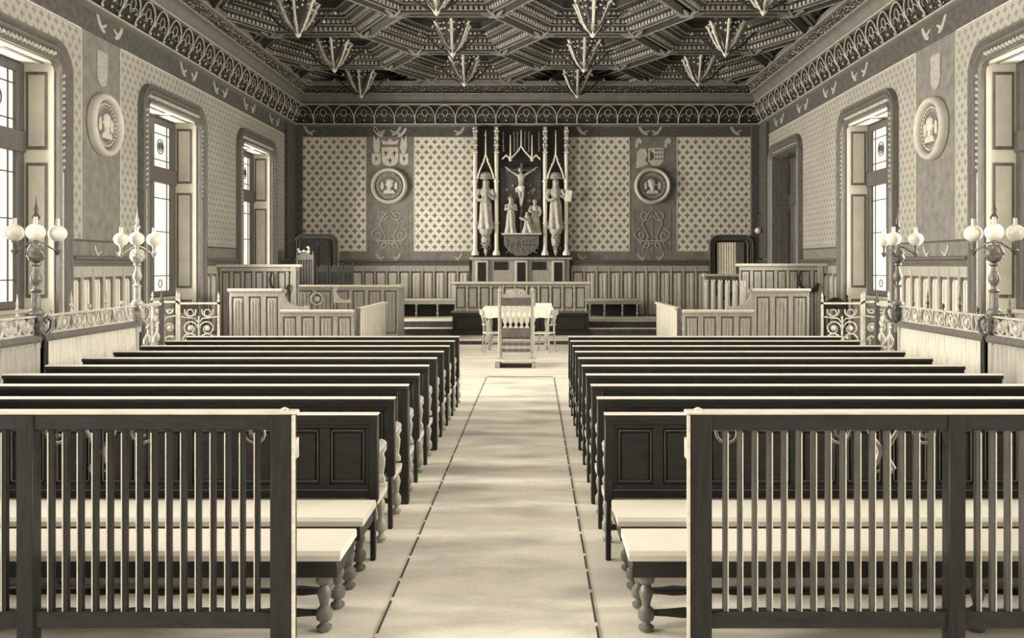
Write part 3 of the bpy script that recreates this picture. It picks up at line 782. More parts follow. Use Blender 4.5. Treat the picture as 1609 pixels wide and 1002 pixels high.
# ------------------------------------------------------------------ slatted barriers
def barrier(sgn, lab):
    root = thing('slatted_barrier', lab, 'barrier', (0, 4.5, 0), 0, 'slatted barriers across the front')
    T = 1.262; x_in, x_out = 1.0, 4.98
    def bx(name, x0, x1, y0, y1, z0, z1, mat='oak_dark_v', bev=0.006, par=root):
        m_ = MB(); a, b = sorted((sgn*x0, sgn*x1)); m_.box(a, b, y0, y1, z0, z1); return m_.build(name, mat, par, bevel=bev)
    tr = bx('top_rail', x_in+0.005, x_out, 0.0, 0.06, 1.165, T-0.018, 'oak_dark')
    bx('worn_top_edge', x_in-0.015, x_out, -0.008, 0.07, T-0.018, T, 'oak_rim', 0.004, tr)  # pale top strip, a highlight put into the colour
    bx('bottom_rail', x_in+0.1, x_out, 0.005, 0.055, 0.16, 0.245, 'oak_dark')
    posts = [1.0, 2.31, 3.62, 4.93]
    for i, x in enumerate(posts):
        w_ = 0.115 if i == 0 else 0.085
        p = bx('post', x, x+w_, -0.01, 0.075, 0, T-0.02)
        if i == 0:
            bx('worn_edge', x-0.012, x+0.004, -0.014, 0.0, 0.0, T-0.02, 'oak_rim', 0, p)  # painted highlight strip down the aisle side of the post
            m_ = MB(); m_.lathe([(0.001, T-0.0), (0.018, T), (0.02, T+0.008), (0.001, T+0.016)], (sgn*(x+0.05), 0.03, 0), 8); m_.build('knob', 'oak_rim', p)
            bx('hinge_plate', x-0.014, x+0.0, 0.0, 0.06, 1.02, 1.12, 'iron', 0, p)
        if i < 3:
            a, b = x+w_, posts[i+1]
            for j in range(15):
                c = a+(b-a)*(j+1)/16
                m_ = MB(); m_.ext([(sgn*c-0.013, 0.015), (sgn*c+0.013, 0.015), (sgn*c+0.013, 0.045), (sgn*c-0.013, 0.045)], 'z', 0.24, 1.17)
                bl = m_.build('baluster', 'oak_dark_v' if sgn < 0 else 'oak_baluster', root)
                m_ = MB(); e = sgn*c + sgn*0.013
                m_.box(min(e, e-sgn*0.005), max(e, e-sgn*0.005), 0.011, 0.0155, 0.24, 1.15); m_.build('worn_edge', 'oak_rim', bl, smooth=0)  # highlight painted on the outer edge of each baluster
    # wrought iron scrolls under the top rail
    ir = MB(); c = sgn*2.02; y = 0.10
    for s in (-1, 1):
        ir.tube([(c+s*a, y, z) for a, z in ((0.085, 1.165), (0.06, 1.12), (0.022, 1.06), (0.018, 1.03), (0.03, 0.99), (0.055, 0.95), (0.04, 0.93), (0.02, 0.94))], [0.008, 0.012, 0.014, 0.014, 0.013, 0.012, 0.01, 0.006], 6)
        ir.tube([(c+s*(0.12+a), y, z) for a, z in ((0, 1.16), (0.03, 1.165), (0.06, 1.15))], 0.006, 5)
    ir.build('iron_bracket', 'iron', root)
    for c in (1.22, 1.80, 2.24, 2.95):
        s = MB(); s.tube([(sgn*c+a, y, z) for a, z in spiral(0, 1.135, 0.065, 0.015, PI*0.9, 1.4)], 0.008, 5); s.build('iron_scroll', 'iron', root)
    return root
barrier(-1, 'dark slatted wooden barrier with iron scrolls, left of the aisle, front of picture')
barrier(1, 'dark slatted wooden barrier with iron scrolls, right of the aisle, front of picture')

# ------------------------------------------------------------------ side railings with iron cresting, and the lamps on them
RX = 5.14
def railing(sgn, y0, y1, lab, dark):
    root = thing('railing', lab, 'railing', (sgn*RX, y0, 0), 0, 'boarded railings with iron cresting')
    L = y1-y0
    b = MB(); b.box(-0.04, 0.04, 0.0, L, 0.0, 1.17)
    bd = b.build('board_panel', 'oak_mid' if dark else 'oak_light', root)
    g = MB(); k = int(L/0.085)
    for i in range(k): g.box(-0.05, 0.05, i*0.085+0.012, i*0.085+0.072, 0.12, 1.15)
    g.build('beaded_board', 'oak_mid' if dark else 'oak_light', bd, bevel=0.01)
    c = MB(); c.ext([(-0.075, 1.17), (-0.085, 1.2), (-0.06, 1.25), (0.06, 1.25), (0.085, 1.2), (0.075, 1.17)], 'y', 0, L); c.build('cap_rail', 'oak_brown', root)
    r = MB(); r.box(-0.03, 0.03, 0, L, 1.435, 1.455); r.box(-0.02, 0.02, 0, L, 1.25, 1.265); r.build('iron_rail', 'iron', root)
    s = MB(); n = max(1, int(L/0.30)); p = L/n
    for i in range(n):
        c0 = (i+0.5)*p
        for q in (-1, 1):
            s.tube([(0, c0+q*a, z) for a, z in ((0.0, 1.26), (0.07, 1.30), (0.10, 1.36), (0.07, 1.42), (0.03, 1.40), (0.04, 1.36))], [0.012, 0.018, 0.02, 0.018, 0.014, 0.008], 5)
            s.tube([(0, c0+q*a, z) for a, z in ((0.14, 1.26), (0.11, 1.33), (0.14, 1.43))], 0.012, 4)
        s.ball((0, c0, 1.34), 0.035, 6, 5, sz=1.6)
    s.build('iron_cresting', 'iron', root)
    for i in range(int(L/0.42)):
        f_ = MB(); y = 0.25+i*0.42
        if i % 2: f_.lathe([(0.001, 1.455), (0.02, 1.46), (0.012, 1.5), (0.024, 1.53), (0.010, 1.57), (0.016, 1.60), (0.001, 1.70)], (0, y, 0), 6)
        else: f_.lathe([(0.008, 1.455), (0.008, 1.475), (0.022, 1.495), (0.018, 1.525), (0.001, 1.54)], (0, y, 0), 8)
        f_.build('finial', 'iron_dark' if sgn > 0 else 'iron', root)
    for y in (0.0, L-0.08):
        p_ = MB(); p_.box(-0.06, 0.06, y, y+0.08, 0, 1.20); p_.build('post', 'oak_dark_v' if y == 0 else 'oak_mid', root, bevel=0.006)
for sgn, nm in ((-1, 'left'), (1, 'right')):
    railing(sgn, 5.2, 9.56, 'boarded railing with iron cresting, near section on the %s side, darker boards' % nm, True)
    railing(sgn, 9.64, 11.95, 'pale boarded railing with iron cresting on the %s side, between the two globe lamps' % nm, False)

def lamp(label, loc, rot, mat):
    root = thing('globe_lamp', label, 'lamp', loc, 0, 'three-globe lamp standards on the railings')
    b = MB()
    for q in range(4):
        a = q*PI/2+PI/4; c_, s_ = math.cos(a), math.sin(a)
        b.tube([(r*c_, r*s_, z) for r, z in ((0.03, 0.0), (0.09, -0.06), (0.15, 0.0), (0.16, 0.09), (0.11, 0.14), (0.08, 0.10), (0.10, 0.07))], [0.02, 0.026, 0.028, 0.026, 0.022, 0.018, 0.01], 6)
    b.lathe([(0.05, -0.2), (0.05, -0.04), (0.07, 0), (0.09, 0.04), (0.06, 0.09), (0.07, 0.15), (0.09, 0.17), (0.085, 0.19)], n=10)
    b.build('scrolled_base', mat, root)
    s = MB(); s.lathe([(0.07, 0.19), (0.07, 0.21), (0.045, 0.23), (0.045, 0.40), (0.06, 0.42), (0.03, 0.44), (0.025, 0.47), (0.055, 0.52), (0.06, 0.56), (0.03, 0.63), (0.025, 0.68), (0.05, 0.70), (0.05, 0.72)], n=12)
    s.build('stem', mat, root)
    c = MB(); c.lathe([(0.02, 0.72), (0.07, 0.75), (0.095, 0.80), (0.09, 0.86), (0.07, 0.9), (0.02, 0.91)], n=12)
    for q in range(7):
        a = q*2*PI/7; c.tube([(0.095*math.cos(a+t*0.6)*math.sin(0.5+t*0.55), 0.095*math.sin(a+t*0.6)*math.sin(0.5+t*0.55), 0.91-t*0.045) for t in range(4)], 0.013, 5)
    c.build('knot', mat, root)
    t = MB(); t.lathe([(0.02, 0.9), (0.015, 1.1), (0.03, 1.14), (0.015, 1.17), (0.045, 1.21), (0.02, 1.25), (0.025, 1.30), (0.008, 1.36), (0.001, 1.46)], n=8)
    t.build('spike', 'iron_dark' if mat == 'brass' else mat, root)
    for q in range(3):
        a = rot+q*2*PI/3; c_, s_ = math.cos(a), math.sin(a); R = 0.235
        m_ = MB(); m_.tube([(r*c_, r*s_, z) for r, z in ((0.02, 0.95), (0.08, 0.935), (0.15, 0.89), (0.21, 0.86), (R, 0.88))], 0.011, 6)
        m_.lathe([(0.001, 0.80), (0.02, 0.815), (0.03, 0.835), (0.045, 0.855), (0.02, 0.875), (0.02, 0.93), (0.035, 0.95), (0.035, 0.96)], (R*c_, R*s_, 0), 8)
        arm = m_.build('arm', mat, root)
        g = MB(); g.lathe([(0.03, 0.945)]+[(0.098*math.sin(0.32+(PI-0.55)*i/12), 1.045-0.09*math.cos(0.32+(PI-0.55)*i/12)) for i in range(13)], (R*c_, R*s_, 0), 20)
        gl = g.build('glass_globe', 'globe', root, smooth=60)
        h = MB(); h.lathe([(0.024, 1.12), (0.022, 1.2), (0.023, 1.205)], (R*c_, R*s_, 0), 10); h.build('lamp_chimney', 'chimney', gl)
    return root
rad = math.radians
lamp('three-globe lamp standard on the left railing, nearest the left edge of the picture', (-5.15, 9.6, 1.30), rad(178), 'brass')
lamp('paler three-globe lamp standard at the far end of the left railing by the tall window', (-5.13, 12.0, 1.30), rad(172), 'iron')
lamp('dark three-globe lamp standard on the right railing, nearest the right edge of the picture', (5.17, 9.6, 1.30), rad(123), 'brass')
lamp('three-globe lamp standard at the far end of the right railing by the tall window', (5.11, 12.0, 1.30), rad(115), 'brass')

# open ironwork screens at the far ends of the railings, and gates turned to the room
def scroll_panel(ir, x0, x1, z0, z1, sym=True, r=0.011):
    w_ = x1-x0; hh = z1-z0; cx = (x0+x1)/2
    P = lambda a, b: (a, 0, b)
    for c in (x0+w_*0.27, x0+w_*0.73):
        ir.tube([P(a, b) for a, b in spiral(c, z0+hh*0.42, w_*0.21, 0.02, 0 if c < cx else PI, 1.6 if c < cx else -1.6)], r, 5)
        ir.ball((c, 0, z0+hh*0.42), 0.04, 8, 6, sy=0.6)
        ir.tube([P(a, b) for a, b in arc(c, z0+hh*0.84, w_*0.15, PI*0.1, -PI*1.1, 12)], r, 5)
        ir.tube([P(a, b) for a, b in arc(c, z0+hh*0.80, w_*0.09, 0, 2*PI, 10)], r*0.8, 4)
        ir.tube([P(a, b) for a, b in arc(c, z0+hh*0.12, w_*0.2, 0, PI, 10)], r*1.2, 5)
        for q in range(6):
            ir.blob((c+random.uniform(-1, 1)*w_*0.18, 0, z0+hh*random.uniform(0.05, 0.22)), 0.03)
    ir.tube([P(cx, z0), P(cx, z0+hh*0.72)], r*1.3, 5)
    ir.tube([P(a, b) for a, b in ((x0, z0+hh*0.7), (cx-w_*0.1, z0+hh*0.66), (cx, z0+hh*0.55), (cx+w_*0.1, z0+hh*0.66), (x1, z0+hh*0.7))], r, 5)
def gate(label, x0, x1, y, top, mat, group):
    root = thing('iron_gate', label, 'gate', ((x0+x1)/2, y, 0), 0, group)
    w_ = (x1-x0)/2
    f_ = MB(); f_.box(-w_, w_, -0.015, 0.015, top-0.03, top); f_.box(-w_, w_, -0.015, 0.015, 0.05, 0.09); f_.box(-w_, w_, -0.012, 0.012, 0.72, 0.74)
    for x in (-w_, w_-0.03): f_.box(x, x+0.03, -0.015, 0.015, 0, top)
    for x in (-w_+0.015, w_-0.015): f_.lathe([(0.015, top), (0.025, top+0.03), (0.01, top+0.06), (0.02, top+0.09), (0.001, top+0.16)], (x, 0, 0), 6)
    f_.build('frame', mat, root)
    s = MB(); scroll_panel(s, -w_+0.03, w_-0.03, 0.74, top-0.03); scroll_panel(s, -w_+0.03, w_-0.03, 0.09, 0.72); s.build('scrollwork', mat, root)
for sgn, nm in ((-1, 'left'), (1, 'right')):
    g = 'wrought iron gates beside the railings'
    a, b = sorted((sgn*5.30, sgn*4.66))
    gate('pale wrought iron gate of paired scrolls on the %s, facing the pews' % nm, a, b, 13.8, 1.42, 'iron', g)
    a, b = sorted((sgn*5.74, sgn*5.33))
    gate('narrow wrought iron gate leaf between the %s scroll gate and the window wall' % nm, a, b, 13.86, 1.44, 'iron', g)
    root = thing('iron_screen', 'tall open ironwork screen with spiked post ending the %s railing' % nm, 'screen', (sgn*RX, 12.1, 0), 0, 'tall ironwork screens ending the railings')
    f_ = MB(); f_.box(-0.02, 0.02, 0.0, 0.72, 1.42, 1.46); f_.box(-0.02, 0.02, 0, 0.72, 0.04, 0.08); f_.build('frame', 'iron', root)
    for y in (0.0, 0.70):
        p = MB(); p.box(-0.03, 0.03, y-0.03, y+0.03, 0, 1.46); p.lathe([(0.03, 1.46), (0.04, 1.5), (0.015, 1.54), (0.001, 1.68)], (0, y, 0), 6); p.build('post', 'iron_dark', root)
    s = MB()
    for c in (0.2, 0.5):
        for j in range(5):
            z = 0.2+j*0.26
            s.tube([(0, c+0.09*math.sin(t*1.3+(j % 2)*PI), z-0.12+0.06*t) for t in range(5)], 0.018, 5)
            s.ball((0, c+(0.05 if j % 2 else -0.05), z), 0.045, 6, 5, sz=1.5)
    s.build('leafwork', 'iron', root)

# ------------------------------------------------------------------ dais and steps
d = MB(); d.box(-W, W, 22.4, D, 0, 0.10)
st_root = struct(d.build('floor_dais', 'step_white', smooth=0))
r_ = MB(); r_.box(-W, W, 22.385, 22.4, 0.0, 0.088); r_.build('riser', 'step_dark', st_root, smooth=0)
s = MB(); s.box(-W, W, 24.12, D, 0.10, 0.28); s.box(-W, W, 24.55, D, 0.28, 0.46); s.build('upper_step', 'step_white', st_root, smooth=0)
r_ = MB(); r_.box(-W, W, 24.105, 24.12, 0.10, 0.262); r_.box(-W, W, 24.535, 24.55, 0.28, 0.442); r_.build('upper_riser', 'step_dark', st_root, smooth=0)
br = MB()
for x in (-4.4, 3.9): br.tube([(x-1, 24.5, 0.28), (x+0.6, 24.5, 0.28)], 0.008, 5)
br.build('stair_rod', 'brass', st_root)

# judges' desk
jd = thing('judges_desk', 'long panelled judges desk with turned colonnettes and darker plinth, in front of the altarpiece', 'desk', (-0.155, 24.0, 0.10))
hw = 1.82
m_ = MB(); n_ = MB(); panelled(m_, n_, -hw-0.02, hw+0.02, 0, 0.62, 3, t=0.1, stile=0.14, rail=0.1, dent=0.03, bkmat='oak_dark')
m_.box(-hw, hw, 0.1, 0.7, 0, 0.62); base_ = m_.build('plinth', 'oak_dark', jd, bevel=0.01); n_.build('plinth_panel', 'oak_dark', base_, bevel=0.01)
m_ = MB(); m_.box(-hw-0.05, hw+0.05, -0.04, 0.7, 0.60, 0.65); m_.build('plinth_cap', 'oak_brown', jd, bevel=0.01)
m_ = MB(); n_ = MB(); panelled(m_, n_, -hw+0.04, hw-0.04, 0.65, 1.36, 11, t=0.1, stile=0.06, rail=0.06, M_=rotz(0, 0.05, 0), dent=0.03)
m_.box(-hw+0.04, hw-0.04, 0.15, 0.65, 0.65, 1.36); bb = m_.build('front_panel', 'oak_mid', jd, bevel=0.006); n_.build('linenfold', 'oak_mid', bb, bevel=0.01)
m_ = MB(); m_.ext([(-0.06, 1.38), (-0.09, 1.40), (-0.08, 1.44), (0.75, 1.44), (0.75, 1.36), (0.02, 1.36)], 'x', -hw-0.06, hw+0.06); m_.build('desk_top', 'oak_light', jd)
for i in range(12):
    x = -hw+0.06+i*(2*hw-0.12)/11
    c = MB(); c.lathe([(0.03, 0.65), (0.03, 0.70), (0.018, 0.74), (0.018, 0.9), (0.032, 0.95), (0.018, 1.0), (0.022, 1.15), (0.032, 1.2), (0.018, 1.24), (0.03, 1.3), (0.03, 1.36)], (x, 0.02, 0), 8)
    c.build('colonnette', 'oak_mid', jd)

# ------------------------------------------------------------------ altarpiece on the back wall
YA = 26.72
al = thing('altarpiece', 'tall gothic altarpiece with white columns and canopies around a crucifixion group, on the back wall', 'altarpiece', (0, YA, 0))
def ax_(px): return (px-840)*YA/1400+CAMX
def az_(py): return 2+(416-py)*YA/1400
b = MB(); b.box(ax_(743), ax_(894), 0.16, 0.27, az_(404), 6.16)
b.build('back_panel', 'oak_dark_v', al)
bp = MB(); cx0 = (ax_(780)+ax_(856.5))/2
bp.box(ax_(786), ax_(850), 0.13, 0.16, az_(368), az_(262)); bp.build('painted_panel', 'painted_dark', al)
land = MB()
for i in range(26):
    x = random.uniform(ax_(789), ax_(848)); z = az_(random.uniform(288, 320))
    if abs(x-ax_(819)) < 0.16: continue
    land.blob((x, 0.125, z), random.uniform(0.03, 0.08))
land.build('relief_landscape', 'painted_dim', al)
for px in (746.5, 780, 856.5, 890):
    c = MB(); x = ax_(px)
    c.lathe([(0.11, az_(401)), (0.11, az_(397)), (0.075, az_(394)), (0.062, az_(391)), (0.062, az_(352)), (0.08, az_(351)), (0.08, az_(349)), (0.062, az_(348)), (0.062, az_(286.5)), (0.085, az_(285.5)), (0.085, az_(283.5)), (0.06, az_(282)), (0.06, az_(243)), (0.05, az_(240))], (x, 0.03, 0), 8)
    col = c.build('column', 'stone', al)
    t = MB(); t.box(x-0.055, x+0.055, -0.03, 0.09, az_(241), 6.14)
    t.build('pinnacle', 'plaster', col)
    t = MB()
    for k_ in range(9): t.blob((x+random.uniform(-.05, .05), -0.05, az_(236-4.3*k_)), 0.035)
    for k_ in range(4): t.box(x-0.075, x+0.075, -0.045, 0.1, az_(240-11*k_), az_(239-11*k_)+0.01)
    t.build('crockets', 'stone', col)
def niche(px0, px1, name):
    xm = ax_((px0+px1)/2); a, b2 = ax_(px0+4), ax_(px1-4)
    t = MB()
    for s, e in ((-1, a), (1, b2)):
        t.tube([(e, -0.02, az_(281)), (e-s*0.02, -0.02, az_(275)), (e-s*0.08, -0.02, az_(266)), (xm+s*0.06, -0.02, az_(254)), (xm+s*0.015, -0.02, az_(244))], [0.03, 0.028, 0.026, 0.026, 0.024], 6)
        for k_ in range(5): t.blob((e+(xm-e)*k_/5.5, -0.04, az_(279-7*k_)), 0.03)
    t.tube([(xm, -0.02, az_(246)), (xm, -0.02, az_(226)), (xm, -0.02, az_(205))], [0.03, 0.018, 0.008], 6)
    for k_ in range(5): t.blob((xm, -0.03, az_(240-7*k_)), 0.03)
    t.build('gable_canopy', 'stone', al)
    h = MB(); h.lathe([(0.19, az_(281)), (0.20, az_(277)), (0.17, az_(273)), (0.12, az_(270.5)), (0.03, az_(269))], (xm, 0.10, 0), 10)
    for k_ in range(12): h.blob((xm+0.19*math.cos(PI+k_*PI/11), 0.1+0.19*math.sin(PI+k_*PI/11), az_(278.5)), 0.03)
    h.build('niche_hood', 'plaster', al)
    k = MB(); k.lathe([(0.01, az_(402)), (0.06, az_(395)), (0.05, az_(390)), (0.12, az_(384)), (0.14, az_(376)), (0.13, az_(369)), (0.19, az_(365)), (0.20, az_(361)), (0.20, az_(360))], (xm, 0.02, 0), 10)
    kk = k.build('corbel', 'plaster', al)
    for t_ in range(1):
        q = MB()
        for j in range(34):
            a_ = random.uniform(PI, 2*PI); z = az_(random.uniform(366, 392)); q.blob((xm+0.14*math.cos(a_), 0.02+0.14*math.sin(a_), z), 0.028)
        q.build('corbel_carving', 'gilt_dim', kk)
niche(746.5, 780, 'l'); niche(856.5, 890, 'r')
# centre canopy: hanging ogee arches with drop pinnacles
t = MB(); xc = ax_(819)
for (p0, p1, apex, bot) in ((802, 836, 229, 250), (789, 802, 243, 250), (836, 849, 243, 250)):
    for s, e in ((1, p0), (-1, p1)):
        m0 = (p0+p1)/2
        t.tube([(ax_(e), 0.0, az_(bot)), (ax_(e+(m0-e)*0.35), 0, az_(bot-(bot-apex)*0.3)), (ax_(e+(m0-e)*0.75), 0, az_(bot-(bot-apex)*0.65)), (ax_(m0), 0, az_(apex))], [0.03, 0.024, 0.024, 0.02], 6)
for px in (802, 836):
    t.tube([(ax_(px), 0, az_(252)), (ax_(px), 0, az_(240)), (ax_(px), 0, az_(212))], [0.04, 0.022, 0.012], 6); t.ball((ax_(px), 0, az_(251)), 0.05, 8, 6)
t.tube([(xc, 0, az_(230)), (xc, 0, az_(204))], [0.025, 0.012], 6)
t.build('hanging_canopy', 'stone', al)
t = MB()
for px in (791, 808, 813, 825, 831, 847):
    t.tube([(ax_(px), 0.03, az_(238)), (ax_(px), 0.03, az_(206))], [0.02, 0.01], 5)
    for k_ in range(7): t.blob((ax_(px)+random.uniform(-.02, .02), 0.0, az_(237-4.5*k_)), 0.025)
t.build('canopy_pinnacle', 'gilt_dim', al)
# centre shelf
t = MB(); t.box(ax_(789), ax_(850), -0.16, 0.16, az_(370.5), az_(367)); t.box(ax_(792), ax_(847), -0.1, 0.16, az_(384), az_(370.5))
t.ext([(ax_(792), az_(384)), (ax_(847), az_(384)), (ax_(840), az_(394)), (ax_(828), az_(402)), (ax_(811), az_(402)), (ax_(799), az_(394))], 'y', -0.06, 0.16)
sh = t.build('shelf', 'oak_brown', al, bevel=0.01)
t = MB(); t.box(ax_(788), ax_(851), -0.17, 0.0, az_(368), az_(366.5)); t.build('shelf_edge', 'stone', sh)
t = MB()
for i in range(150):
    px = random.uniform(794, 845); py = random.uniform(373, 398); 
    t.blob((ax_(px), -0.1 if py < 384 else -0.06, az_(py)), random.uniform(0.015, 0.035))
t.build('shelf_carving', 'gilt_dim', sh)
# base: sill with three pilasters behind the desk
t = MB(); t.box(ax_(738), ax_(899), -0.08, 0.27, az_(408), az_(404)); t.box(ax_(742), ax_(895), 0.06, 0.27, 0.46-0.0, az_(408)); bs = t.build('base', 'oak_mid', al, bevel=0.01)
for px in (757, 819, 877):
    t = MB(); t.box(ax_(px-10), ax_(px+10), -0.02, 0.06, 0.47, az_(409)); t.build('pilaster', 'oak_light', bs, bevel=0.01)
    t = MB(); t.box(ax_(px-6.5), ax_(px+6.5), -0.035, -0.02, 1.0, az_(412)); t.build('pilaster_panel', 'oak_dark_v', bs, bevel=0.006)
for px in (787, 847):
    t = MB(); t.box(ax_(px-11), ax_(px+11), 0.04, 0.06, az_(424), az_(411)); t.build('dark_coving', 'oak_dark', bs)

def statue(name, label, loc, H, arms, lean=0.0, kneel=False, mat='statue', group='carved figures on the altarpiece', halo=False, face=0, veil=True):
    """draped figure grown as one continuous surface"""
    m_ = MB(); n_ = 36
    if kneel:
        prof = [(0, .30, .34, 0), (.08, .30, .36, 0), (.22, .24, .32, -.02), (.40, .20, .26, -.03), (.55, .17, .17, -.03), (.70, .15, .12, -.06), (.80, .16, .11, -.10), (.86, .10, .08, -.12), (.89, .05, .05, -.13)]
    else:
        prof = [(0, .17, .15, 0), (.06, .165, .145, 0), (.2, .14, .12, 0), (.38, .135, .115, -.01), (.50, .135, .11, -.01), (.60, .105, .085, 0), (.70, .125, .09, 0), (.78, .135, .08, 0), (.82, .10, .065, 0), (.845, .045, .045, 0), (.87, .04, .04, 0)]
    vs = []
    for (z, rx, ry, oy) in prof:
        am = 0.06+0.16*max(0, 1-z/0.75)
        for j in range(n_):
            a = 2*PI*j/n_; f_ = (1+am*math.cos(a*6+z*4))*(0.84 if not kneel else 0.95)
            vs.append((rx*H*f_*math.cos(a)+lean*z*H, ry*H*f_*math.sin(a)+oy*H, z*H))
    k = len(prof)
    m_.add(vs, [(i*n_+j, i*n_+(j+1) % n_, (i+1)*n_+(j+1) % n_, (i+1)*n_+j) for i in range(k-1) for j in range(n_)] + [tuple(range(n_-1, -1, -1)), tuple(range((k-1)*n_, k*n_))])
    hz = (prof[-1][0]+0.055)*H; hy = prof[-1][3]*H - 0.012*H; hx = lean*hz
    m_.ball((hx, hy, hz), 0.062*H, 14, 10, 0.82, 0.95, 1.15)
    m_.ball((hx, hy-0.060*H, hz-0.005*H), 0.012*H, 6, 4)      # nose
    m_.ball((hx, hy-0.045*H, hz-0.045*H), 0.022*H, 8, 5)      # chin
    for s in (-1, 1): m_.ball((hx+s*0.025*H, hy-0.046*H, hz+0.016*H), 0.012*H, 6, 4)
    m_.ball((hx, hy+0.018*H, hz+0.012*H), 0.068*H, 12, 8, 1.0, 0.95, 1.1)   # hair or veil
    if veil: m_.lathe([(0.075*H, hz-0.13*H), (0.064*H, hz-0.05*H), (0.055*H, hz+0.02*H)], (hx, hy+0.03*H, 0), 12)
    sh_ = 0.79 if not kneel else 0.78
    for pts in arms:
        m_.tube([(x*H+lean*sh_*H, y*H, z*H) for x, y, z in pts], [0.045*H, 0.042*H, 0.034*H, 0.022*H, 0.024*H][:len(pts)], 8)
    o = m_.build(name, mat, None, smooth=60, loc=loc)
    o.rotation_euler = (0, 0, face)
    md = o.modifiers.new('join', 'REMESH'); md.mode = 'VOXEL'; md.voxel_size = 0.011*H/1.4; md.use_smooth_shade = True
    tag(o, label, 'statue', group); return o
xl, xr = ax_((746.5+780)/2), ax_((856.5+890)/2)
aL = [(-.12, 0, .79), (-.17, -.03, .66), (-.14, -.10, .57), (-.02, -.14, .60)]
aR = [(.12, 0, .79), (.17, -.02, .66), (.15, -.10, .60), (.05, -.13, .68)]
s1 = statue('saint_statue', 'draped stone saint with joined hands in the left niche of the altarpiece', (xl, YA+0.02, az_(360)), 1.50, [aL, aR])
s2 = statue('saint_statue', 'draped stone saint holding a tablet in the right niche of the altarpiece', (xr, YA+0.02, az_(360)), 1.50, [aL, [(.12, 0, .79), (.18, -.03, .68), (.17, -.10, .62), (.10, -.15, .66)]])
tb = MB(); tb.M = Matrix.Rotation(0.15, 4, 'Y'); tb.box(0.12, 0.32, -0.27, -0.23, 0.86, 1.20); tb.build('tablet', 'stone', s2, bevel=0.01)
bk = MB(); bk.box(-0.10, 0.05, -0.25, -0.21, 0.80, 1.0); bk.build('book', 'statue', s1, bevel=0.01)
zs = az_(366.5)
statue('mourner_statue', 'standing draped mourner carved at the left foot of the crucifix', (ax_(802), YA-0.02, zs), 1.08, [[(-.12, 0, .79), (-.15, -.06, .66), (-.02, -.15, .70)], [(.12, 0, .79), (.15, -.06, .66), (.02, -.15, .72)]], lean=0.02)
statue('mourner_statue', 'kneeling draped mourner carved beneath the crucifix with hands raised', (ax_(831), YA-0.06, zs), 0.62, [[(-.12, -.08, .74), (-.22, -.16, .62), (-.38, -.18, .74)], [(.10, -.08, .74), (-.05, -.2, .62), (-.36, -.2, .78)]], lean=-0.10, kneel=True)
statue('mourner_statue', 'standing figure carved at the right foot of the crucifix, behind the kneeling one', (ax_(842), YA+0.04, zs), 1.02, [[(-.12, 0, .79), (-.17, -.05, .66), (-.06, -.14, .60)], [(.12, 0, .79), (.16, -.03, .64), (.13, -.08, .5)]], lean=-0.03, veil=False)
# crucifix
cr = thing('crucifix', 'pale carved figure on a dark cross at the centre of the altarpiece', 'crucifix', (ax_(819), YA, az_(366.5)), 0, 'carved figures on the altarpiece')
c = MB(); c.box(-0.04, 0.04, 0.06, 0.11, 0, az_(256)-az_(366.5)); c.box(-0.46, 0.46, 0.055, 0.105, 1.86, 1.94); c.build('cross', 'oak_brown', cr, bevel=0.008)
m_ = MB(); z0 = az_(323)-az_(366.5)   # feet height
Hb = 1.14
def Z(t): return z0+t*Hb
m_.lathe([(0.075, Z(.42)), (0.095, Z(.47)), (0.085, Z(.54)), (0.075, Z(.60)), (0.095, Z(.70)), (0.115, Z(.77)), (0.09, Z(.82)), (0.035, Z(.85)), (0.032, Z(.88))], (0, 0, 0), 14, sy=0.62)
for s in (-1, 1):
    m_.tube([(s*0.045, 0, Z(.46)), (s*0.05+0.01, -0.045, Z(.27)), (s*0.03+0.015, -0.01, Z(.20)), (s*0.022, 0.01, Z(.05)), (s*0.018, -0.03, Z(0.0)), (s*0.018, -0.05, Z(-0.02))], [0.062, 0.042, 0.036, 0.022, 0.022, 0.014], 8)
    m_.tube([(s*0.09, 0, Z(.79)), (s*0.20, 0.01, Z(.85)), (s*0.30, 0.02, Z(.90)), (s*0.42, 0.04, Z(.99)), (s*0.455, 0.045, Z(1.01))], [0.042, 0.034, 0.026, 0.02, 0.024], 8)
    for q in range(4): m_.tube([(s*0.45, 0.045, Z(1.01)), (s*(0.485+0.004*q), 0.035, Z(1.0+0.012*q))], 0.0075, 5)
m_.ball((-0.03, -0.05, Z(.925)), 0.062, 12, 10, 0.82, 0.95, 1.15); m_.ball((-0.035, -0.105, Z(.92)), 0.013, 6, 4); m_.ball((-0.03, -0.03, Z(.94)), 0.066, 10, 8, 1, 0.9, 1.05)
fo = m_.build('carved_figure', 'statue', cr, smooth=60); md = fo.modifiers.new('join', 'REMESH'); md.mode = 'VOXEL'; md.voxel_size = 0.008; md.use_smooth_shade = True
lo = MB(); lo.lathe([(0.10, Z(.36)), (0.105, Z(.42)), (0.108, Z(.47)), (0.10, Z(.51))], (0, 0, 0), 16, sy=0.7); lo.tube([(-0.1, 0, Z(.48)), (-0.15, 0, Z(.44)), (-0.14, 0, Z(.34))], [0.03, 0.035, 0.012], 6); lo.build('loincloth', 'stone', fo)

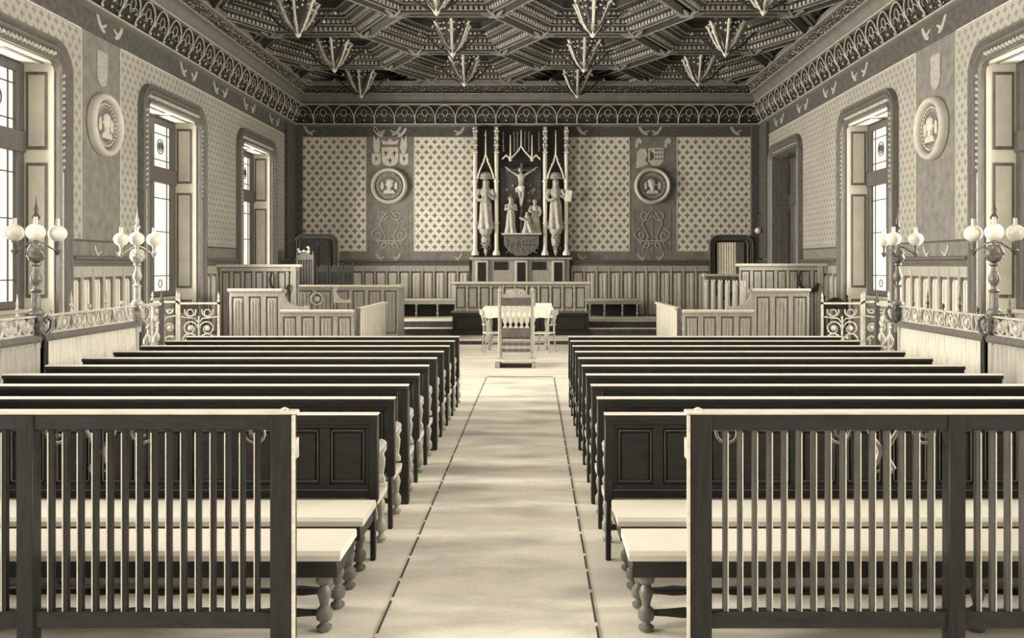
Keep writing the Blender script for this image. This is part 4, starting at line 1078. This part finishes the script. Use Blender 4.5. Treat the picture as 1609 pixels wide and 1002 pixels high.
# ------------------------------------------------------------------ medallions
def medallion(label, loc, R, ax, sgn, head):
    root = thing('medallion', label, 'medallion', loc, 0, 'round portrait medallions on the walls')
    if ax == 'y': root.rotation_euler = (0, 0, 0)
    else: root.rotation_euler = (0, 0, -PI/2 if sgn > 0 else PI/2)
    # local: wall plane y=0, projects toward -y
    r = MB(); r.lathe([(R, 0), (R, -0.07), (R*0.97, -0.12), (R*0.91, -0.145), (R*0.85, -0.13), (R*0.80, -0.09), (R*0.79, -0.03)], n=40, ax='y'); r.build('rim', 'plaster_rim', root, smooth=50)
    b = MB(); b.lathe([(R*0.80, -0.002), (R*0.79, -0.035), (0.001, -0.04)], n=40, ax='y'); b.build('ground', 'relief_ground', root)
    l = MB()
    for q in range(30):
        a = q*2*PI/30; l.ball((R*0.66*math.cos(a), -0.055, R*0.66*math.sin(a)), R*0.055, 6, 4, 1, 0.6, 1)
    l.tube([(R*0.57*math.cos(q*PI/16), -0.05, R*0.57*math.sin(q*PI/16)) for q in range(33)], R*0.02, 5)
    l.build('leaf_ring', 'plaster', root)
    h = MB(); k = head
    h.ball((0.02*k, -0.05, R*0.10), R*0.24, 14, 10, 0.85, 0.45, 1.1)
    h.ball((-k*R*0.2, -0.06, R*0.06), R*0.05, 6, 5, 1.2, 0.8, 1)
    h.tube([(0.01, -0.05, -R*0.05), (0.0, -0.05, -R*0.28)], [R*0.11, R*0.13], 8)
    h.ext([(-R*0.34, -R*0.44), (R*0.34, -R*0.44), (R*0.28, -R*0.26), (0, -R*0.20), (-R*0.28, -R*0.26)], 'y', -0.09, -0.03)
    h.ball((k*R*0.06, -0.05, R*0.24), R*0.2, 12, 8, 1.15, 0.5, 0.7)
    h.build('portrait_relief', 'plaster_rim', root, bevel=0.01)
    for s in (-1, 1):
        w_ = MB(); w_.ext([(s*R*0.28, R*0.0), (s*R*0.34, R*0.25), (s*R*0.46, R*0.15), (s*R*0.47, -R*0.12), (s*R*0.40, -R*0.25), (s*R*0.30, -R*0.16)], 'y', -0.07, -0.03); w_.build('side_relief', 'plaster_rim', root, bevel=0.008)
x, z = at(612, 292, D); medallion('round portrait medallion on the back wall under the lily shield, left of the altarpiece', (x, D-0.02, z), 0.55, 'y', 1, 1)
x, z = at(1025, 292, D); medallion('round portrait medallion on the back wall under the ermine shield, right of the altarpiece', (x, D-0.02, z), 0.55, 'y', 1, -1)
medallion('round plaster medallion on the left wall between two tall windows', (-W+0.012, 15.05, 4.36), 0.53, 'x', -1, 1)
medallion('round plaster medallion on the right wall between two tall windows', (W-0.012, 15.3, 4.34), 0.54, 'x', 1, -1)

# small globe light on a rod in the right back corner
g = thing('wall_globe', 'small white glass globe on a dark rod at the right back corner', 'light', (6.86, 26.5, 0))
m_ = MB(); m_.tube([(0, 0.37, 3.55), (0, 0.1, 3.55), (0, 0.0, 3.5), (0, 0, 3.12)], 0.012, 6); m_.build('rod', 'iron_dark', g)
m_ = MB(); m_.ball((0, 0, 3.02), 0.09, 16, 10); m_.build('glass_globe', 'globe', g, smooth=60)

# ------------------------------------------------------------------ boxes for jury and clerks
def scroll_end(mb, x, z_low, z_high, dirx, t0, t1, reach=0.55):
    """console that falls in a hollow curve from the high panel to the low one"""
    pts = [(x, z_low), (x, z_high)] + [(x+dirx*0.10, z_high), (x+dirx*0.13, z_high-0.03), (x+dirx*0.10, z_high-0.07)]
    H_ = z_high-z_low
    for i in range(9):
        t_ = i/8; pts.append((x+dirx*(0.08+(reach-0.16)*(1-math.cos(t_*PI/2))), z_high-0.10-(H_-0.17)*math.sin(t_*PI/2)))
    pts += [(x+dirx*(reach-0.04), z_low+0.10), (x+dirx*(reach+0.03), z_low+0.08), (x+dirx*(reach+0.03), z_low)]
    mb.ext(pts, 'y', t0, t1)
def rail_poly(mb, x0, x1, z, t0=-0.03, t1=0.09):
    mb.ext([(t0, z-0.02), (t0-0.015, z+0.015), (t0, z+0.04), (t1, z+0.04), (t1+0.015, z+0.015), (t1, z-0.02)], 'x', x0, x1)
def jury_box(label, sgn, xin, xmid, xout, y, low, high, yback, mat, gate_gap):
    """front low part xin..xmid, high part xmid..xout, side wall at xin from y to yback"""
    root = thing('jury_box', label, 'jury box', (0, y, 0))
    a, b = sorted((xin, xmid)); m_ = MB(); n_ = MB()
    panelled(m_, n_, a, b, 0, low, 4, t=0.06, stile=0.10, rail=0.1, dent=0.022); o = m_.build('low_front', mat, root, bevel=0.005); n_.build('raised_field', mat, o, bevel=0.012)
    c, d_ = sorted((xmid, xout)); m_ = MB(); n_ = MB()
    panelled(m_, n_, c, d_, 0, high, 3, t=0.06, stile=0.10, rail=0.12, dent=0.022); o = m_.build('high_front', mat, root, bevel=0.005); n_.build('raised_field', mat, o, bevel=0.012)
    m_ = MB(); rail_poly(m_, a, b, low); m_.build('low_rail', 'oak_light', root)
    m_ = MB(); rail_poly(m_, c-0.03, d_+0.03, high); m_.build('high_rail', 'oak_light', root)
    m_ = MB(); scroll_end(m_, xmid, low+0.03, high+0.03, -sgn, 0.0, 0.06); m_.build('scroll_console', mat, root, bevel=0.008)
    # side wall with vertical boards, a doorway next to the front
    L = yback-y; rot = rotz(xin, 0, -PI/2 if sgn > 0 else PI/2)
    m_ = MB(); n_ = MB()
    if sgn < 0: rot = rotz(xin, 0, PI/2); s0, s1 = gate_gap, L
    else: rot = rotz(xin, L, -PI/2); s0, s1 = 0, L-gate_gap
    panelled(m_, n_, s0, s1, 0, low, 10, t=0.05, stile=0.10, rail=0.05, M_=rot, dent=0.012, bkmat='oak_light')
    o = m_.build('side_wall', 'oak_light', root, bevel=0.004)
    m_ = MB(); m_.M = rot; rail_poly(m_, s0, s1, low); m_.M = None; m_.build('side_rail', 'oak_light', root)
    for yy in (0.07, gate_gap-0.09):
        m_ = MB(); e, f_ = sorted((xin, xin+sgn*0.09)); m_.box(e, f_, yy, yy+0.08, 0, low+0.04); m_.build('door_post', 'oak_brown', root, bevel=0.006)
    m_ = MB(); e, f_ = sorted((xout, xout-sgn*0.06)); m_.box(e, f_, 0.06, L*0.4, 0, high); m_.build('outer_side', mat, root)
    return root
jury_box('panelled oak jury box on the left, low front with scroll console and pale side wall', -1, -3.50, -5.0, -6.05, 18.3, 1.04, 1.47, 22.25, 'oak_mid', 0.75)
jury_box('panelled oak jury box on the right, low front, scroll console and pale slanting side wall', 1, 3.27, 4.73, 5.86, 18.3, 1.04, 1.47, 22.3, 'oak_mid', 0.85)

# tall screens standing out from the side walls behind the boxes
def screen(label, x0, x1, y, h, n_p, scroll_side, mat, loc_z=0.0):
    root = thing('panelled_screen', label, 'screen', ((x0+x1)/2, y, loc_z), 0, 'tall panelled screens behind the jury boxes')
    a = (x1-x0)/2; m_ = MB(); n_ = MB()
    panelled(m_, n_, -a, a, 0, h, n_p, t=0.06, stile=0.07, rail=0.12, dent=0.03); o = m_.build('panel_wall', mat, root, bevel=0.005); n_.build('raised_field', mat, o, bevel=0.01)
    m_ = MB(); rail_poly(m_, -a-0.06, a+0.06, h, -0.07, 0.12); m_.build('top_rail', 'oak_light', root)
    m_ = MB(); m_.box(-a, a, -0.025, 0.0, h-0.12, h-0.03); m_.build('frieze_moulding', mat, root, bevel=0.01)
    x = scroll_side*(a-0.10)
    m_ = MB(); m_.box(x-0.06, x+0.06, -0.07, 0.0, 0, h-0.02); m_.build('end_pilaster', mat, root, bevel=0.01)
    xx = scroll_side*(a-0.18); m_ = MB()
    m_.tube([(xx-scroll_side*u, -0.10, v) for u, v in ((0.0, h-0.42), (0.05, h-0.54), (0.18, h-0.60), (0.32, h-0.56), (0.42, h-0.44), (0.44, h-0.28), (0.40, h-0.12))][::-1], [0.03, 0.035, 0.04, 0.045, 0.05, 0.05, 0.04], 8)
    m_.build('carved_volute', 'oak_dark_v', root)
    return root
screen('tall panelled oak screen with dark volute standing out from the left wall', -6.95, -5.16, 20.3, 1.97, 7, 1, 'oak_mid')
screen('tall panelled oak screen with dark volute standing out from the right wall', 4.98, 6.95, 20.7, 1.99, 7, 1, 'oak_mid')
screen('farther panelled screen below the curtained doorway at the back right', 4.70, 5.55, 23.4, 1.62, 4, 1, 'oak_brown', 0.10)

# clerks' box behind the left jury box
cb_ = thing('clerk_box', 'panelled box with square open top behind the left jury box', 'box', (0, 23.0, 0.10))
m_ = MB(); n_ = MB(); hgt = 1.34
panelled(m_, n_, -4.95, -3.30, 0, hgt, 4, t=0.06, stile=0.1, rail=0.1, dent=0.025); o = m_.build('front_panel', 'oak_mid', cb_, bevel=0.005); n_.build('raised_field', 'oak_mid', o, bevel=0.012)
m_ = MB(); n_ = MB(); panelled(m_, n_, -5.95, -4.99, 0, hgt, 2, t=0.06, stile=0.1, rail=0.1, dent=0.025); o = m_.build('set_back_panel', 'oak_mid', cb_, bevel=0.005)
n_.build('raised_field', 'oak_mid', o, bevel=0.012)
m_ = MB(); n_ = MB(); panelled(m_, n_, 0.06, 1.08, 0, hgt, 6, t=0.06, stile=0.05, rail=0.07, M_=rotz(-3.30, 0, PI/2), dent=0.025); o = m_.build('side_panel', 'oak_mid', cb_, bevel=0.005); n_.build('raised_field', 'oak_mid', o, bevel=0.01)
m_ = MB(); rail_poly(m_, -5.97, -3.27, hgt); m_.build('top_rail', 'oak_light', cb_)
m_ = MB(); m_.M = rotz(-3.30, 0, PI/2); rail_poly(m_, 0.09, 1.10, hgt); m_.M = None; m_.build('side_rail', 'oak_light', cb_)
m_ = MB(); scroll_end(m_, -4.97, hgt-0.42, hgt, 1, -0.035, 0.0, 0.42); m_.build('scroll_console', 'oak_light', cb_, bevel=0.006)
m_ = MB(); m_.tube([(-5.4+a, -0.02, z) for a, z in arc(0, 1.02, 0.15, 0, 2*PI, 16)], 0.018, 6); m_.ball((-5.4, -0.01, 1.02), 0.07, 10, 6, 1, 0.3, 1); m_.build('carved_roundel', 'oak_light', cb_)

# ------------------------------------------------------------------ chairs
def tall_chair(name, label, loc, rz, w_=0.50, H_=1.25, seat=0.46, mat='oak_brown', group=None, spindles=4, lean=0.05, crest=True):
    root = thing(name, label, 'chair', loc, rz, group)
    # faces +y, back at y=0
    for s in (-1, 1):
        p = MB(); x = s*(w_/2-0.03)
        p.box(x-0.022, x+0.022, 0, 0.045, 0, H_-0.08); p.lathe([(0.025, H_-0.08), (0.03, H_-0.05), (0.015, H_-0.03), (0.03, H_), (0.001, H_+0.05)], (x, 0.022, 0), 8); p.build('back_post', mat, root, bevel=0.004)
        g = MB(); turned_leg(g, x, w_-0.06, seat-0.04, 0.03, 8); g.build('leg', mat, root)
    sp = MB()
    for i in range(spindles):
        x = -w_/2+0.06+(i+0.5)*(w_-0.12)/spindles
        sp.lathe([(0.012, seat+0.12), (0.02, seat+0.2), (0.012, seat+0.3), (0.02, H_-0.3), (0.012, H_-0.2)], (x, 0.022, 0), 6)
    sp.build('back_spindles', mat, root)
    c = MB(); c.box(-w_/2+0.03, w_/2-0.03, 0.005, 0.04, H_-0.22, H_-0.10)
    if crest: c.ext([(-w_/2+0.05, H_-0.10)]+[(x, H_-0.1+0.09*math.cos(x/(w_/2-0.05)*PI/2)) for x in [(-w_/2+0.05)+(w_-0.1)*i/8 for i in range(9)]]+[(w_/2-0.05, H_-0.10)], 'y', 0.01, 0.035)
    c.build('crest_rail', mat, root, bevel=0.004)
    c = MB(); c.box(-w_/2+0.03, w_/2-0.03, 0.005, 0.04, seat+0.08, seat+0.13); c.build('lower_rail', mat, root, bevel=0.004)
    b = MB(); b.box(-w_/2+0.01, w_/2-0.01, 0.0, w_-0.02, seat-0.05, seat+0.02); b.build('seat', 'leather', root, bevel=0.012)
    t = MB(); t.box(-w_/2+0.03, w_/2-0.03, 0.01, 0.035, 0.14, 0.17)
    for s in (-1, 1): t.box(s*(w_/2-0.03)-0.012, s*(w_/2-0.03)+0.012, 0.03, w_-0.06, 0.12, 0.15)
    t.build('stretcher', mat, root)
    return root
# row of chairs in the right box (on a low platform) and the left one
pf = MB(); pf.box(-0.62, 0.55, -0.35, 2.0, 0, 0.40)
tag(pf.build('box_platform', 'oak_brown', None, bevel=0.01, loc=(4.36, 20.0-0.55, 0)), 'low wooden platform inside the right jury box under the row of chairs', 'platform')
WHICH = ['leftmost', 'second from the left', 'third from the left', 'third from the right', 'second from the right', 'rightmost']
for i in range(6):
    tall_chair('jury_chair', 'carved high-backed chair in the right jury box row, %s' % WHICH[i], (4.20+(5-i)*0.02+i*0.11, 21.05-i*0.35, 0.40), rad(90), 0.33, 1.22, 0.45, 'oak_mid', 'high-backed chairs in the right jury box', 3)
ch0 = tall_chair('carved_chair', 'dark tall chair with pale carved finials near the left back door', (-6.25, 25.15, 0.46), rad(180), 0.50, 1.90, 0.5, 'oak_brown', None, 5)
q = MB(); q.box(-0.2, 0.2, 0.012, 0.03, 0.6, 1.7); q.build('back_panel', 'oak_dark_v', ch0)
q = MB()
for k_ in range(12): q.blob((random.uniform(-.22, .22), 0.02, 1.94+random.uniform(-.05, .10)), 0.04)
q.build('carved_finial', 'stone', ch0)
for i in range(3):
    tall_chair('dark_chair', 'dark spindled chair beside the tall carved chair at the back left, %s of three' % ['leftmost', 'middle', 'rightmost'][i], (-5.78+i*0.36, 25.2, 0.46), rad(180), 0.34, 1.56, 0.45, 'oak_dark_v', 'dark chairs by the left back door', 6)
tall_chair('side_chair', 'dark carved chair behind the left iron gate', (-5.85, 15.6, 0.0), rad(170), 0.50, 1.38, 0.48, 'oak_brown', None, 3)
tall_chair('side_chair', 'dark carved chair behind the right iron gate', (5.68, 16.2, 0.0), rad(190), 0.50, 1.42, 0.48, 'oak_dark_v', None, 3)

# wall benches either side of the desk
def wall_bench(label, x0, x1):
    root = thing('wall_bench', label, 'bench', ((x0+x1)/2, 26.2, 0.46), 0, 'dark wall benches beside the judges desk')
    a = (x1-x0)/2
    m_ = MB(); m_.box(-a, a, 0, 0.5, 0.48, 0.54); m_.build('seat', 'cushion', root, bevel=0.015)
    m_ = MB(); m_.box(-a, a, 0.02, 0.5, 0.38, 0.48); m_.build('seat_frame', 'oak_mid', root, bevel=0.006)
    for x in (-a+0.1, -a*0.33, a*0.33, a-0.1):
        g = MB(); turned_leg(g, x, 0.07, 0.38, 0.035, 8); g.build('leg', 'oak_mid', root)
    m_ = MB(); m_.box(-a, a, 0.42, 0.46, 0.02, 0.38); m_.build('back_board', 'oak_dark', root)
wall_bench('pale topped wall bench with turned legs left of the judges desk', -3.9, -2.0)
wall_bench('pale topped wall bench with turned legs right of the judges desk', 1.75, 3.35)

# ------------------------------------------------------------------ clerk's table, chairs at the bar
tb = thing('clerk_table', 'long table with white cloth top in front of the judges desk', 'table', (-0.17, 20.9, 0))
m_ = MB(); m_.box(-0.80, 0.80, -0.05, 1.15, 0.90, 0.97); m_.build('table_top', 'oak_mid', tb, bevel=0.01)
m_ = MB(); m_.box(-0.83, 0.83, -0.07, 1.17, 0.97, 0.985)
n_ = 44
vs = []
for i in range(n_+1):
    x = -0.83+1.66*i/n_; vs += [(x, -0.075+0.012*math.sin(i*1.3), 0.985), (x, -0.085+0.02*math.sin(i*1.3), 0.76+0.01*math.sin(i*0.9))]
k_ = len(vs); vs += [(x, y+0.006, z) for x, y, z in vs]
fs = [(2*i, 2*i+1, 2*i+3, 2*i+2) for i in range(n_)]; fs += [tuple(j+k_ for j in reversed(q)) for q in fs]
m_.add(vs, fs)
tag(m_.build('tablecloth', 'paper', None, loc=(-0.17, 20.9, 0)), 'white cloth hanging over the front of the long table', 'tablecloth')
for x in (-0.68, 0.68):
    for y in (0.04, 1.02):
        g = MB(); turned_leg(g, x, y, 0.90, 0.05, 10); g.build('leg', 'oak_mid', tb)
m_ = MB(); m_.box(-0.68, 0.68, 0.5, 0.55, 0.12, 0.17); m_.build('stretcher', 'oak_mid', tb)
m_ = MB(); m_.box(-0.70, 0.70, 0.0, 0.03, 0.78, 0.90); m_.build('apron', 'oak_mid', tb)
m_ = MB(); m_.M = Matrix.Rotation(0.12, 4, 'Z'); m_.box(-0.22, 0.14, -0.1, 0.12, 0, 0.10)
tag(m_.build('paper_stack', 'paper', None, bevel=0.004, loc=(0.48, 21.3, 0.985)), 'small pile of papers on the right end of the white cloth', 'papers')

# armchair at the bar, standing on a low step, seen from behind
st_ = thing('low_step', 'low wooden footstep under the armchair at the end of the aisle', 'step', (-0.145, 17.22, 0))
m_ = MB(); m_.box(-0.41, 0.41, 0, 1.0, 0.125, 0.157); m_.build('step_top', 'oak_light', st_, bevel=0.006)
for s in (-1, 1):
    m_ = MB(); x = s*0.36; m_.box(x-0.05, x+0.05, 0.03, 0.97, 0, 0.125); m_.build('side_board', 'oak_mid', st_, bevel=0.006)
m_ = MB(); m_.box(-0.31, 0.31, 0.12, 0.15, 0.0, 0.06); m_.build('kick_board', 'oak_dark', st_)
ac = thing('armchair', 'carved high-backed armchair seen from behind at the end of the aisle', 'armchair', (-0.145, 17.5, 0.157))
hw = 0.35
for s in (-1, 1):
    p = MB(); x = s*(hw-0.03)
    p.lathe([(0.045, 0), (0.05, 0.05), (0.03, 0.09), (0.04, 0.12), (0.04, 0.42), (0.032, 0.46), (0.036, 0.55), (0.036, 1.25), (0.045, 1.27), (0.02, 1.30), (0.038, 1.34), (0.02, 1.38), (0.001, 1.42)], (x, 0.04, 0), 10); p.build('back_post', 'oak_mid', ac)
    g = MB(); turned_leg(g, x, 0.62, 0.42, 0.042, 10); g.build('leg', 'oak_mid', ac)
    a = MB(); a.tube([(x, 0.04, 0.74), (x+s*0.02, 0.3, 0.75), (x+s*0.03, 0.55, 0.76), (x+s*0.03, 0.66, 0.73), (x+s*0.03, 0.66, 0.68)], [0.028, 0.03, 0.034, 0.034, 0.02], 8)
    a.lathe([(0.03, 0.42), (0.02, 0.5), (0.03, 0.58), (0.018, 0.66), (0.03, 0.74)], (x+s*0.02, 0.6, 0), 8); a.build('arm', 'oak_mid', ac)
m_ = MB(); m_.box(-hw+0.05, hw-0.05, 0.01, 0.06, 1.04, 1.19); m_.build('leather_band', 'leather', ac, bevel=0.01)
m_ = MB(); m_.ext([(-0.27, 1.19), (-0.27, 1.25), (-0.22, 1.27), (-0.2, 1.34), (-0.1, 1.37), (0, 1.38), (0.1, 1.37), (0.2, 1.34), (0.22, 1.27), (0.27, 1.25), (0.27, 1.19)], 'y', 0.015, 0.055)
cr_ = m_.build('crest', 'oak_mid', ac, bevel=0.01)
m_ = MB()
for s in (-1, 1): m_.tube([(s*(0.10+a), 0.01, z) for a, z in spiral(0, 1.28, 0.06, 0.01, 0, 1.3)], 0.01, 5)
m_.build('carved_scroll', 'oak_light', cr_)
for i in range(5):
    x = (-2+i)*0.108
    m_ = MB(); m_.lathe([(0.045, 0.60), (0.045, 0.62), (0.02, 0.65), (0.02, 0.68), (0.048, 0.72), (0.050, 0.82), (0.022, 0.85), (0.022, 0.88), (0.048, 0.92), (0.05, 0.98), (0.035, 1.03), (0.01, 1.045)], (x, 0.04, 0), 10, sy=0.5); m_.build('back_baluster', 'oak_light', ac)
m_ = MB(); m_.box(-hw+0.05, hw-0.05, 0.02, 0.06, 0.42, 0.60); m_.build('lower_rail', 'oak_brown', ac, bevel=0.008)
m_ = MB(); m_.box(-hw+0.02, hw-0.02, 0.06, 0.66, 0.38, 0.45); m_.build('seat', 'leather', ac, bevel=0.015)
m_ = MB(); m_.lathe([(0.02+0.014*abs(math.sin(i*0.8)), -hw+0.05+i*(2*hw-0.1)/20) for i in range(21)], (0, 0.04, 0.16), 8, 'x')
m_.lathe([(0.02+0.014*abs(math.sin(i*0.8)), -hw+0.05+i*(2*hw-0.1)/20) for i in range(21)], (0, 0.04, 0.28), 8, 'x'); m_.build('stretcher', 'oak_brown', ac)

def bar_chair(label, loc, rz):
    root = thing('wooden_chair', label, 'chair', loc, rz, 'plain wooden chairs at the long table')
    for s in (-1, 1):
        m_ = MB(); m_.tube([(s*0.16, -0.02, 0), (s*0.16, 0.03, 0.44), (s*0.17, 0.02, 0.7), (s*0.18, -0.06, 0.98)], [0.018, 0.022, 0.02, 0.016], 8); m_.build('back_post', 'oak_mid', root)
        m_ = MB(); m_.tube([(s*0.19, 0.44, 0), (s*0.17, 0.38, 0.44)], [0.015, 0.022], 8); m_.build('leg', 'oak_mid', root)
    m_ = MB(); m_.box(-0.2, 0.2, 0.0, 0.42, 0.43, 0.465); m_.build('seat', 'oak_light', root, bevel=0.012)
    m_ = MB(); m_.box(-0.18, 0.18, -0.075, -0.045, 0.86, 0.98); m_.box(-0.17, 0.17, -0.02, 0.01, 0.62, 0.66)
    for i in range(3): m_.tube([((i-1)*0.08, 0.0, 0.64), ((i-1)*0.08, -0.06, 0.88)], 0.012, 6)
    m_.build('backrest', 'oak_mid', root, bevel=0.005)
    m_ = MB(); m_.box(-0.16, 0.16, 0.40, 0.42, 0.2, 0.22); m_.build('stretcher', 'oak_mid', root)
bar_chair('plain wooden chair at the left end of the long table', (-0.93, 20.3, 0), rad(-75))
bar_chair('plain wooden chair at the right end of the long table', (0.62, 20.25, 0), rad(65))

# ------------------------------------------------------------------ light, world, camera
wd = bpy.data.worlds.new('daylight'); sc.world = wd; wd.use_nodes = True
bg = wd.node_tree.nodes['Background']; bg.inputs[0].default_value = (1.0, 0.905, 0.76, 1); bg.inputs[1].default_value = 1.15

cam = bpy.data.cameras.new('camera'); co = bpy.data.objects.new('camera', cam); COL.objects.link(co)
co.location = (CAMX, 0, 2.0); co.rotation_euler = (PI/2, 0, 0)
cam.sensor_width = 36; cam.lens = 1400*36/1609; cam.shift_x = -(840-804.5)/1609; cam.shift_y = -(501-416)/1609
cam.clip_start = 0.05; cam.clip_end = 200
sc.camera = co
sc.view_settings.view_transform = 'Standard'; sc.view_settings.look = 'None'; sc.view_settings.gamma = 1
sc.view_settings.exposure = 0.0; sc.view_settings.use_curve_mapping = False
